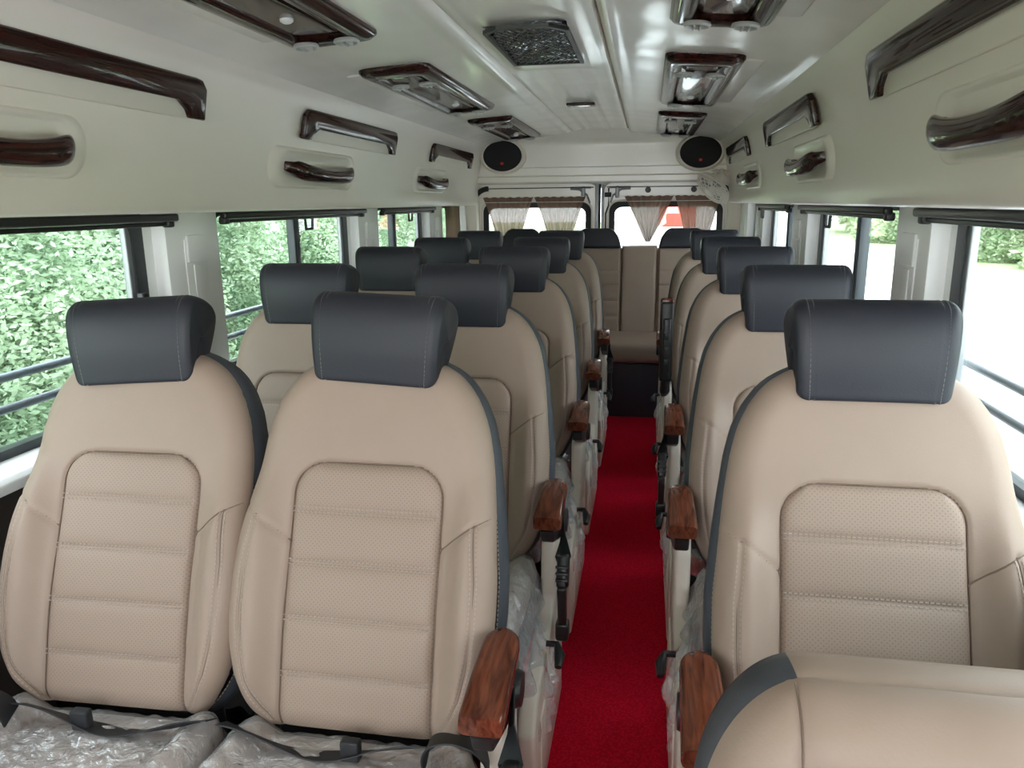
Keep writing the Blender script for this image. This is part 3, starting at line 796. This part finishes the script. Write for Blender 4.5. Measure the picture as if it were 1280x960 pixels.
# side curtains in the last left window
def curtain(name, label, w0, w1, h, loc, rot, tie=.35, folds=7, bot=.12, n=60, m_=40, grp=None):
    """hangs from z=0 to -h; width w0 at the top gathers to w1 at the bottom"""
    bm = bmesh.new(); rows = []
    for j in range(m_):
        v = j/(m_-1); wv = w0+(w1-w0)*min(1, v)**1.0
        row = []
        for i in range(n):
            u = i/(n-1)-.5; amp = .003+.012*v
            row.append((u*wv+.004*math.sin(v*5+i*.5), amp*math.sin(u*2*PI*folds+.8*math.sin(v*3)), -h*v+.003*math.sin(u*2*PI*folds*.7)*(1 if j in (0,) else 0)))
        rows.append(row)
    grid(bm, rows); o = obj(name, bm, 'curtain', angle=None); o.location = loc; o.rotation_euler = rot
    return tag(o, label, 'curtain', grp)
curtain('window_curtain', 'brown sheer curtain hanging straight over the last left window before the rear doors', .44, .40, .52, (CX-1.02, 5.50, 1.43), (0, 0, R(90)), grp='brown sheer curtains')

# bulkhead above rear doors
def bulkhead():
    bm = bmesh.new(); rows = []
    zs = [1.585, 1.592, 1.60, 1.636, 1.640, 1.646, 1.696, 1.700, 1.706]+list(np.linspace(1.73, 1.965, 16))
    for z in zs:
        row = []
        for h in np.linspace(-1.02, 1.02, 60):
            y = YB-.02+.05*((h/1.0)**2)*0
            y += {1.585: .10, 1.592: .02, 1.640: .012, 1.700: .010}.get(round(z, 3), 0)
            if z > 1.86: y -= .09*((z-1.86)/.105)**2
            if z < 1.70: y += .01
            zz = min(z, ceil_z(min(abs(h), .858))+.012) if z > 1.8 else z
            row.append((CX+h, y, zz))
        rows.append(row)
    grid(bm, rows); struct('wall_back_upper', bm, 'cream', angle=50)
bulkhead()
for sg, nm in ((-1, 'left'), (1, 'right')):
    t = thing('speaker', f'round black speaker with a red badge on the rear bulkhead, {nm} side', 'speaker', (CX+sg*.727, YB-.03, 1.79), 'rear speakers')
    rt = Matrix.Rotation(R(90), 4, 'X')
    bm = bmesh.new(); lathe(bm, [(.155, -.03), (.178, -.005), (.176, .02), (.160, .038), (.148, .036), (.142, .01)], (0, 0, 0), 40, rt, 1, .75); obj('speaker_surround', bm, 'cream_flat', t)
    bm = bmesh.new(); lathe(bm, [(.150, .01), (.148, .034), (.11, .046), (.05, .052), (.001, .053)], (0, 0, 0), 40, rt, 1, .75); obj('grille', bm, 'speaker', t)
    bm = bmesh.new(); rbox(bm, (0, -.056, -.055), (.022, .006, .018), .002); obj('badge', bm, 'red_badge', t)

# rear wall and doors
def rear():
    YD = 6.10
    bm = bmesh.new()
    for sg in (-1, 1): rbox(bm, (CX+sg*1.035, YD-.02, .8), (.17, .12, 1.62), .02, 3)
    struct('wall_back', bm, 'cream_flat')
    bm = bmesh.new(); rbox(bm, (CX, YD+.06, 1.60), (2.2, .05, .10), 0); rbox(bm, (CX, YD+.02, .1), (2.2, .05, .3), 0); struct('trim_3', bm, 'white')
    for sg, k in ((-1, 1), (1, 2)):
        d = bpy.data.objects.new('door_%d' % k, None); C.objects.link(d); d['kind'] = 'structure'; d.location = (CX+sg*.49, YD, 1.0)
        x0 = -.47; x1 = .45  # local; outer edge at sg
        cx = .0; W_, H_ = .95, 1.20
        f = lambda p, q: (p[0], q, p[1]); n = 8
        zc = .0
        wc = (sg*.005, .15)
        outer = rrect(W_, H_, .07, n, 0, zc); r1 = rrect(.88, .63, .085, n, *wc); r2 = rrect(.845, .59, .075, n, *wc)
        bm = bmesh.new(); grid(bm, [[f(p, .03) for p in outer], [f(p, .0) for p in rrect(W_-.03, H_-.03, .06, n, 0, zc)], [f(p, 0) for p in r1], [f(p, .015) for p in r1], [f(p, .018) for p in r2]], closed_v=True)
        grid(bm, [[f(p, .05) for p in outer], [f(p, .05) for p in r2]], closed_v=True)
        obj('door_panel', bm, 'cream', d, angle=40)
        bm = bmesh.new(); frame_ring(bm, rrect(.85, .595, .075, n, *wc), rrect(.765, .51, .055, n, *wc), f, .005, .035)
        obj('window_frame', bm, 'rubber', d)
        bm = bmesh.new(); rbox(bm, (wc[0], .02, wc[1]), (.80, .004, .55), 0); obj('pane', bm, 'glass', d, smooth=False)
        bm = bmesh.new()
        for x in (.12, -.22): 
            if sg > 0: lathe(bm, [(.0, .004), (.02, .006), (.022, 0), (.0, 0)], (x+.09, -.006, .533), 16, Matrix.Rotation(R(90), 4, 'X'))
        if sg > 0: obj('screw_cap', bm, 'black', d)
        else: bm.free()
        bm = bmesh.new(); rbox(bm, (-sg*.36, -.01, .52), (.03, .02, .09), .006); rbox(bm, (-sg*.34, -.008, .555), (.16, .014, .015), .004)
        tube(bm, [(-sg*.26, -.004, .545), (-sg*.33, -.006, .54), (-sg*.39, -.006, .50), (-sg*.41, -.006, .44)], .007, 8)
        obj('latch_arm', bm, 'grey_metal', d)
        # black rubber seal on the outer top corner
        bm = bmesh.new(); pts = [(sg*.500, -.03, -.35), (sg*.500, -.03, .42)]+[(sg*(.380+.12*math.cos(a)), -.03, .435+.12*math.sin(a)) for a in np.linspace(0, PI/2, 10)]
        tube(bm, pts, .020, 8); tube(bm, [pts[-1], (-sg*.44, -.03, .557)], .004, 6); obj('door_seal', bm, 'rubber', d)
    bm = bmesh.new(); rbox(bm, (CX-.022, YD-.02, 1.0), (.030, .03, 1.16), .004); rbox(bm, (CX+.02, YD-.015, 1.0), (.02, .04, 1.16), .004); struct('trim_4', bm, 'grey_metal')
    bm = bmesh.new(); rbox(bm, (CX+.0, YD-.03, 1.0), (.014, .03, 1.16), .004)
    tube(bm, [(CX+.045, YD-.03, .5), (CX+.045, YD-.03, 1.36), (CX+.065, YD-.03, 1.42), (CX+.065, YD-.03, 1.55)], .006, 8); rbox(bm, (CX+.06, YD-.035, 1.50), (.05, .02, .035), .004)
    struct('trim_5', bm, 'rubber')
rear()
cd = [(-1.07, .40, .15, 'far left'), (-.665, .40, .14, 'second from left'), (.010, .37, .03, 'third from left, gathered to a point'), (.37, .34, .14, 'far right, partly behind the fan')]
for x, w0, w1, lb in cd:
    curtain('rear_curtain', f'brown sheer curtain on the rear doors, {lb}', w0, w1, .34, (x, 6.05, 1.488), (0, 0, 0), folds=9, grp='brown sheer curtains')
for a, b, s in ((-1.36, -.44, 'left'), (-.22, .60, 'right')):
    bm = bmesh.new(); tube(bm, [(a, 6.045, 1.45), (b, 6.045, 1.45)], .0022, 6); tube(bm, [(a, 6.055, 1.49), (b, 6.055, 1.49)], .002, 6)
    tag(obj('curtain_wire', bm, 'lens'), f'thin pale curtain wire across the {s} rear door window', 'curtain wire', 'curtain wires')

# ------------------------------------------------------------------ ceiling consoles
def console_meshes():
    L, Wd = 1.27, .262; ms = {}
    f = lambda p, z: (p[0], p[1], z)
    n = 6
    bm = bmesh.new()
    prof = [(0, 0), (.0, -.012), (-.010, -.024), (-.03, -.031), (-.052, -.030), (-.062, -.024), (-.066, -.014)]
    rings = [[f(p, z) for p in rrect(Wd+2*o, L+2*o*1.6, .045 if o > -.04 else .03, n)] for o, z in prof]
    grid(bm, rings, closed_v=True); ms['frame'] = finish('console_frame', bm, 'wood_dark', angle=60)
    bm = bmesh.new(); inner = rrect(Wd-.13, L-.21, .03, n); V = grid(bm, [[f(p, -.014) for p in inner], [f(p, -.018) for p in rrect(Wd-.16, L-.25, .02, n)], [f((p[0]*.8, p[1]*.9), -.022) for p in inner]], closed_v=True)
    bm.faces.new(V[-1]); ms['panel'] = finish('console_panel', bm, 'wood_dark2', angle=30)
    bm = bmesh.new(); lathe(bm, [(.034, 0), (.036, -.006), (.030, -.011), (.025, -.006), (.022, -.002), (.0, -.002)], seg=24)
    for k in (-.008, .008): rbox(bm, (k, 0, -.009), (.005, .046, .014), .002)
    ms['vent'] = finish('air_nozzle', bm, 'vent')
    bm = bmesh.new(); lathe(bm, [(.017, 0), (.016, -.008), (.010, -.012), (.0, -.013)], seg=20); ms['lamp'] = finish('lamp_lens', bm, 'lens')
    bm = bmesh.new(); 
    P = [[(x, y, z) for y, z in ((-.56, .0), (-.5, -.012), (.5, -.012), (.56, 0))] for x in (.13, .19, .215)]
    P[2] = [(x, y*.97, .004) for x, y, z in P[2]]
    rbox(bm, (.145, 0, .004), (.11, 1.12, .026), .0125, 5); ms['fl'] = finish('ceiling_flare', bm, 'cream', angle=60)
    return ms
CM = console_meshes()
for sg, nm in ((-1, 'left'), (1, 'right')):
    for k, yc in enumerate((1.63, 3.37, 5.08)):
        pos = ['nearest, partly out of frame', 'middle of three', 'farthest, by the rear speaker'][k]
        sl = math.atan2(1.925-1.906, .26)
        t = thing('ceiling_console', f'glossy dark wood ceiling console on the {nm}, {pos}', 'ceiling console', (CX+sg*.534, yc, ceil_z(.534)+.002), 'ceiling consoles')
        t.rotation_euler = (0, sg*sl, 0)
        fr = part('console_frame', CM['frame'], t); part('console_panel', CM['panel'], t, label='lighter inner wood panel')
        if k < 2: part('ceiling_flare', CM['fl'], t, rot=(0, 0, 0 if sg > 0 else PI), label='cream raised surround')
        for yy, w in ((-.36, .055), (.54, .06)):
            for s in (-1, 1): part('air_nozzle', CM['vent'], t, (s*w, yy, -.026 if yy < 0 else -.031), label='off-white air nozzle')
        part('lamp_lens', CM['lamp'], t, (0, .30, -.02), label='small white lamp lens')

# wall strips: a glossy wood bar whose ends turn down round an open pocket
def strip(sg, ya, yb, label):
    t = thing('wood_trim_rail', label, 'trim rail', (CX+sg*.888, (ya+yb)/2, 1.74), 'glossy wood trim rails')
    L = (yb-ya)/2; H = .055
    P = [(-L, -H), (-L+.005, H*.55), (-L+.03, H*.95), (-L+.06, H), (L-.06, H), (L-.03, H*.95), (L-.005, H*.55), (L, -H), (L-.07, -H), (L-.085, -.035), (L-.13, -.012), (-L+.13, -.012), (-L+.085, -.035), (-L+.07, -H)]
    bm = bmesh.new(); prism(bm, P, -.011, .011, 'YZ', r=.006, seg=3)
    o = obj('wood_bar', bm, 'wood_dark', t, angle=40); t.rotation_euler = (0, -sg*R(13), 0)
    bm = bmesh.new()
    rows = []
    for z, dx in ((-.012, .004), (-.030, .03), (-.05, .034), (-.056, .012)):
        rows.append([(sg*dx, y, z) for y in (-L+.08, -L+.11, L-.11, L-.08)])
    grid(bm, rows); rbox(bm, (sg*.009, 0, -.018), (.010, 2*L-.12, .080), .004)
    o = obj('pocket_back', bm, 'cream_flat', t); o['label'] = 'cream pocket behind the wood bar'
def grip(sg, ya, yb, label):
    t = thing('grab_handle', label, 'grab handle', (CX+sg*.930, (ya+yb)/2, 1.575), 'grab handles')
    t.rotation_euler = (0, -sg*R(9.5), 0)
    L = (yb-ya)/2
    bm = bmesh.new(); rings = []
    n = 30
    for i in range(n+1):
        u = -1+2*i/n; y = u*L; e = 1-abs(u)**6
        x = -sg*(.006+.046*math.sqrt(max(0, 1-abs(u)**3.5))); zc = -.010+.022*abs(u)**2.5
        e = 1-abs(u)**14; hgt = (.027+.010*abs(u)**2)*(max(.45, e)); wd = .018*max(.6, e)
        rings.append([(x+wd*math.cos(a), y, zc+hgt*math.sin(a)) for a in np.linspace(0, 2*PI, 16, endpoint=False)])
    V = grid(bm, rings, closed_v=True); bm.faces.new(V[0]); bm.faces.new(V[-1])
    o = obj('grip', bm, 'wood_dark', t, angle=60); o['label'] = 'glossy dark wood grip'
    bm = bmesh.new(); rings = []
    for k, dx in ((1.18, .010), (1.10, -.002), (1.02, -.006), (.94, -.003), (.8, .003), (.4, .005), (.02, .005)):
        rings.append([(sg*dx, y*k, z*k+.006) for y, z in rrect(2*L*1.16, .125, .06, 8)])
    grid(bm, rings, closed_v=True); o = obj('recess', bm, 'cream_wall', t, angle=60); o['label'] = 'cream moulded recess'
for sg, nm in ((-1, 'left'), (1, 'right')):
    for k, (a, b) in enumerate(((.95, 2.125), (2.78, 3.85), (4.52, 5.58))):
        strip(sg, a, b, f'glossy dark wood trim rail on the upper {nm} wall, '+['longest and nearest the camera', 'middle one of three', 'farthest, beside the rear speaker'][k])
    for k, (a, b) in enumerate(((1.14, 1.60) if sg < 0 else (1.18, 1.68), (2.68, 3.28) if sg < 0 else (2.75, 3.25), (4.35, 4.90))):
        grip(sg, a, b, f'curved dark wood grab handle above the {nm} windows, '+['nearest the camera, cut by the frame', 'middle one of three', 'farthest and smallest'][k])

# air grille in the ceiling, small lamp handle behind it
t = thing('ceiling_grille', 'silver mesh air return grille in the middle of the ceiling', 'grille', (CX, 2.60, 1.934))
bm = bmesh.new(); O = [(-.125, .30), (.125, .30), (.125, -.25), (.075, -.31), (-.075, -.31), (-.125, -.25)]
n = len(O); inn = [(x*.90, y*.95) for x, y in O]
grid(bm, [[(x, y, .0) for x, y in O], [(x, y, -.010) for x, y in O], [(x, y, -.010) for x, y in inn], [(x, y, .0) for x, y in inn]], closed_v=True); obj('grille_frame', bm, 'black', t, angle=30)
bm = bmesh.new()
for k in range(-20, 21):
    for s in (-1, 1):
        pts = []
        for yy in np.linspace(-.295, .295, 12):
            xx = k*.024+s*yy*.45
            lim = .114 if yy > -.245 else .114-(-.245-yy)*.8
            if abs(xx) < lim: pts.append((xx, yy, -.004+.010*((yy/.3)**2)*0+.0015*s))
        if len(pts) > 1: tube(bm, pts, .0018, 4)
o = obj('grille_mesh', bm, mat('dark_mesh_metal', (.06, .06, .065), rough=.3, metal=.8), t, smooth=True)
bm = bmesh.new(); rows = [[(x, y, .004+.005*math.sin(y*20+math.sin(x*18)*1.2)+.007*noise.noise(Vector((x*34, y*50, 0)))) for x in np.linspace(-.12, .12, 24)] for y in np.linspace(-.295, .295, 60)]
grid(bm, rows); o = obj('foil_backing', bm, mat('crinkled_foil', (.85, .9, 1.0), rough=.2, metal=1), t, angle=None); o['label'] = 'shiny crinkled foil behind the mesh'
t = thing('ceiling_latch', 'small dark chrome pull set in the ceiling between grille and rear bulkhead', 'latch', (CX, 4.28, 1.955))
bm = bmesh.new(); rbox(bm, (0, 0, -.008), (.15, .11, .014), .006); obj('latch_plate', bm, 'wood_dark', t)
bm = bmesh.new(); rbox(bm, (0, -.01, -.018), (.10, .05, .01), .004); obj('latch_bar', bm, 'chrome', t)

# fan
def fan():
    t = thing('wall_fan', 'small cream caged fan mounted high in the right rear corner', 'fan', (.455, 5.80, 1.535))
    face = Vector((-.66, -.33, -.67)).normalized()
    q = face.to_track_quat('Z', 'Y').to_matrix().to_4x4()
    bm = bmesh.new()
    for r_, z in ((.135, 0), (.125, .022), (.10, .034), (.07, .042), (.04, .046), (.125, -.022), (.08, -.036)):
        tube(bm, [q @ Vector((r_*math.cos(a), r_*math.sin(a), z)) for a in np.linspace(0, 2*PI, 33)], .0035 if r_ < .13 else .006, 6)
    for k in range(15):
        a = 2*PI*k/15; c, s = math.cos(a), math.sin(a)
        tube(bm, [q @ Vector((c*r_, s*r_, z)) for r_, z in ((.03, .046), (.07, .042), (.10, .034), (.125, .022), (.135, 0), (.125, -.022), (.08, -.036), (.04, -.04))], .0034, 5)
    obj('cage', bm, 'cream_flat', t)
    bm = bmesh.new(); lathe(bm, [(.0, .052), (.03, .05), (.034, .044), (.0, .04)], rot=q, seg=20); lathe(bm, [(.0, -.02), (.04, -.03), (.05, -.06), (.045, -.11), (.02, -.125), (0, -.126)], rot=q, seg=24); obj('motor_housing', bm, 'cream_flat', t)
    bm = bmesh.new()
    for k in range(3):
        P = []
        for r_ in (.03, .06, .09, .112): P.append([q @ Vector((r_*math.cos(2*PI*k/3+w), r_*math.sin(2*PI*k/3+w), .012*(w-.4)*2)) for w in np.linspace(0, .7, 8)])
        grid(bm, P)
    obj('fan_blade', bm, 'grey_metal', t)
    bm = bmesh.new(); tube(bm, [q @ Vector((0, 0, -.10)), (.06, .06, .12), (.12, .12, .10)], .018, 10); rbox(bm, (.13, .14, .08), (.03, .07, .10), .008); tube(bm, [(.02, .04, .10), (-.01, .03, .13), (.05, .09, .12)], .009, 8); obj('mounting_bracket', bm, 'cream_flat', t)
fan()

# ------------------------------------------------------------------ outside
bm = bmesh.new(); grid(bm, [[(x, y, -.82) for x in np.linspace(-40, 60, 5)] for y in np.linspace(-30, 90, 5)]); struct('ground', bm, 'dirt')
bm = bmesh.new(); grid(bm, [[(x, y, -.81) for x in (-2.2, 0, 4, 9.8)] for y in np.linspace(-30, 85, 6)]); struct('road', bm, 'asphalt')
def foliage(name, n, rad, leaf, m, seed=0, hollow=.72):
    g = np.random.default_rng(seed)
    d = g.normal(size=(n, 3)); d /= np.linalg.norm(d, axis=1)[:, None]
    lump = np.array([1+.28*noise.noise(Vector(v*2.3)+Vector((seed, 0, 0)))+.14*noise.noise(Vector(v*6)) for v in d])
    rr = (hollow+(1-hollow)*g.random(n)**.6)*lump
    P = d*rr[:, None]*np.array(rad)
    a = g.normal(size=(n, 3)); a[:, 2] *= .5; a /= np.linalg.norm(a, axis=1)[:, None]
    b = np.cross(a, g.normal(size=(n, 3))); b /= np.linalg.norm(b, axis=1)[:, None]
    s = leaf*(.6+.8*g.random(n))[:, None]
    V = np.stack([P-a*s, P+b*s*.42, P+a*s, P-b*s*.42], 1).reshape(-1, 3)
    me = bpy.data.meshes.new(name); me.vertices.add(len(V)); me.vertices.foreach_set('co', V.ravel())
    me.loops.add(4*n); me.loops.foreach_set('vertex_index', np.arange(4*n)); me.polygons.add(n); me.polygons.foreach_set('loop_start', np.arange(0, 4*n, 4)); me.polygons.foreach_set('loop_total', np.full(n, 4))
    me.update(); me.validate(); me.materials.append(M[m]); return me
FH = [foliage('bush_foliage', 110000, (1.25, 1.35, 2.5), .0225, 'leaf', s, .62) for s in (1, 2)]
FR = [foliage('shrub_foliage', 7000, (2.2, 2.6, 1.5), .13, 'leaf2', s, .6) for s in (3, 4)]
FT = foliage('tree_foliage', 9000, (5, 6, 4.5), .30, 'leaf2', 5, .6)
def plant(name, label, cat, me, loc, sc, rz, grp, trunk_h=.8, tr=.06):
    t = thing(name, label, cat, (loc[0], loc[1], -.82), grp); t.rotation_euler = (0, 0, rz)
    o = part('foliage', me, t, (0, 0, loc[2]+.82)); o.scale = (sc, sc, sc)
    bm = bmesh.new()
    for k in range(3): a = k*2.1; tube(bm, [(.05*math.cos(a), .05*math.sin(a), 0), (.15*math.cos(a), .15*math.sin(a), trunk_h*.5), (.4*math.cos(a), .4*math.sin(a), trunk_h)], [tr, tr*.7, tr*.4], 7)
    obj('stem', bm, 'bark', t)
for k in range(9):
    y = .3+k*1.55
    plant('hedge_bush', 'dense light green bush close outside the left windows', 'bush', FH[k % 2], (-4.35-.25*math.sin(k*2.3), y, .75+.15*math.sin(k*1.7)), 1+.08*math.sin(k*3), k*1.3 % 6.28 if k % 2 else .3*k, 'bushes outside the left windows', 2.2)
for k in range(7):
    plant('hedge_bush', 'dense light green bush close outside the left windows', 'bush', FH[(k+1) % 2], (-6.6, 1.0+k*2.3, 1.5), 1.35, k*.9, 'bushes outside the left windows', 2.6)
for k in range(12):
    y = 6+k*4.2
    plant('roadside_shrub', 'pale green roadside shrub across the road, right of the vehicle', 'shrub', FR[k % 2], (14.5+1.2*math.sin(k*1.9), y, -.1), 1+.15*math.sin(k*2.7), k*1.1, 'shrubs across the road', 1.0)
for k in range(7):
    plant('roadside_tree', 'green tree far across the road, right of the vehicle', 'tree', FT, (20+3*math.sin(k*2.2), 8+k*10, 3.2), 1+.12*math.sin(k*1.3), k*1.7, 'trees across the road', 3.4, .25)
for k in range(1):
    plant('roadside_tree', 'green tree in the distance behind the left rear door window', 'tree', FT, (-19, 58, 1.0), 1.1, k*1.2, 'trees behind the vehicle', 3.4, .25)
# lorry behind the rear doors, road sign on the right
t = thing('parked_lorry', 'white lorry with red stripes parked behind the right rear door', 'lorry', (.9, 11.5, -.82))
bm = bmesh.new(); rbox(bm, (0, 0, 1.65), (2.2, 4.0, 2.1), .05); obj('cargo_box', bm, 'truck_white', t)
bm = bmesh.new(); rbox(bm, (-.55, -2.01, 2.14), (.42, .03, .34), .01); rbox(bm, (.15, -2.01, 2.05), (.05, .03, .40), .01); rbox(bm, (.32, -2.01, 2.05), (.05, .03, .40), .01)
for z in (1.9, 2.0, 2.1, 2.2): rbox(bm, (.235, -2.01, z), (.12, .03, .03), .005)
obj('red_marking', bm, 'truck_red', t)
bm = bmesh.new()
for sx in (-.8, .8):
    for sy in (-1.2, 1.2): lathe(bm, [(0, -.12), (.4, -.12), (.42, -.09), (.42, .09), (.4, .12), (0, .12)], (sx, sy, .42), 24, Matrix.Rotation(PI/2, 4, 'Y'))
obj('wheel', bm, 'rubber', t)
bm = bmesh.new(); rbox(bm, (0, 0, .58), (1.4, 3.8, .12), .02); obj('chassis', bm, 'black', t)
t = thing('roadside_sign', 'blue and white board on a grey post beside the road, seen through a right window', 'sign', (3.3, 20, -.82))
bm = bmesh.new(); tube(bm, [(0, 0, 0), (0, 0, 1.3)], .07, 10); obj('post', bm, 'grey_metal', t)
bm = bmesh.new(); rbox(bm, (0, -.02, 1.78), (.6, .05, .42), .02); obj('blue_board', bm, 'blue', t)
bm = bmesh.new(); rbox(bm, (0, -.02, 1.42), (.6, .05, .26), .02); obj('white_board', bm, 'white', t)

# ------------------------------------------------------------------ world, light, camera
w = bpy.data.worlds.new('overcast_sky'); bpy.context.scene.world = w; w.use_nodes = True
nt = w.node_tree; bg = nt.nodes['Background']
tc = nt.nodes.new('ShaderNodeTexCoord'); sp = nt.nodes.new('ShaderNodeSeparateXYZ'); nt.links.new(tc.outputs['Generated'], sp.inputs[0])
rp = nt.nodes.new('ShaderNodeValToRGB'); rp.color_ramp.elements[0].position = .0; rp.color_ramp.elements[0].color = (.96, .98, 1.0, 1)
rp.color_ramp.elements[1].position = .8; rp.color_ramp.elements[1].color = (.88, .93, 1.0, 1)
nt.links.new(sp.outputs[2], rp.inputs['Fac']); nt.links.new(rp.outputs['Color'], bg.inputs['Color']); bg.inputs['Strength'].default_value = 3.6
sc = bpy.context.scene
sc.cycles.max_bounces = 12; sc.cycles.diffuse_bounces = 8; sc.cycles.glossy_bounces = 4; sc.cycles.transparent_max_bounces = 16
sc.cycles.sample_clamp_indirect = 6
vs = sc.view_settings; vs.view_transform = 'Standard'; vs.look = 'None'; vs.gamma = 1; vs.use_curve_mapping = False; vs.exposure = 1.32

cam = bpy.data.cameras.new('camera'); co = bpy.data.objects.new('camera', cam); C.objects.link(co); sc.camera = co
cam.sensor_width = 36; cam.lens = 960/1280*36; cam.clip_start = .02; cam.clip_end = 300
yaw, pit, rol = math.atan(172/986.5), R(13.3), R(-.6)
f = Vector((-math.sin(yaw)*math.cos(pit), math.cos(yaw)*math.cos(pit), -math.sin(pit)))
rt = Vector((math.cos(yaw), math.sin(yaw), 0)); up = rt.cross(f)
r2 = rt*math.cos(rol)+up*math.sin(rol); u2 = -rt*math.sin(rol)+up*math.cos(rol)
mw = Matrix((r2, u2, -f)).transposed().to_4x4(); mw.translation = (0, 0, 1.45); co.matrix_world = mw
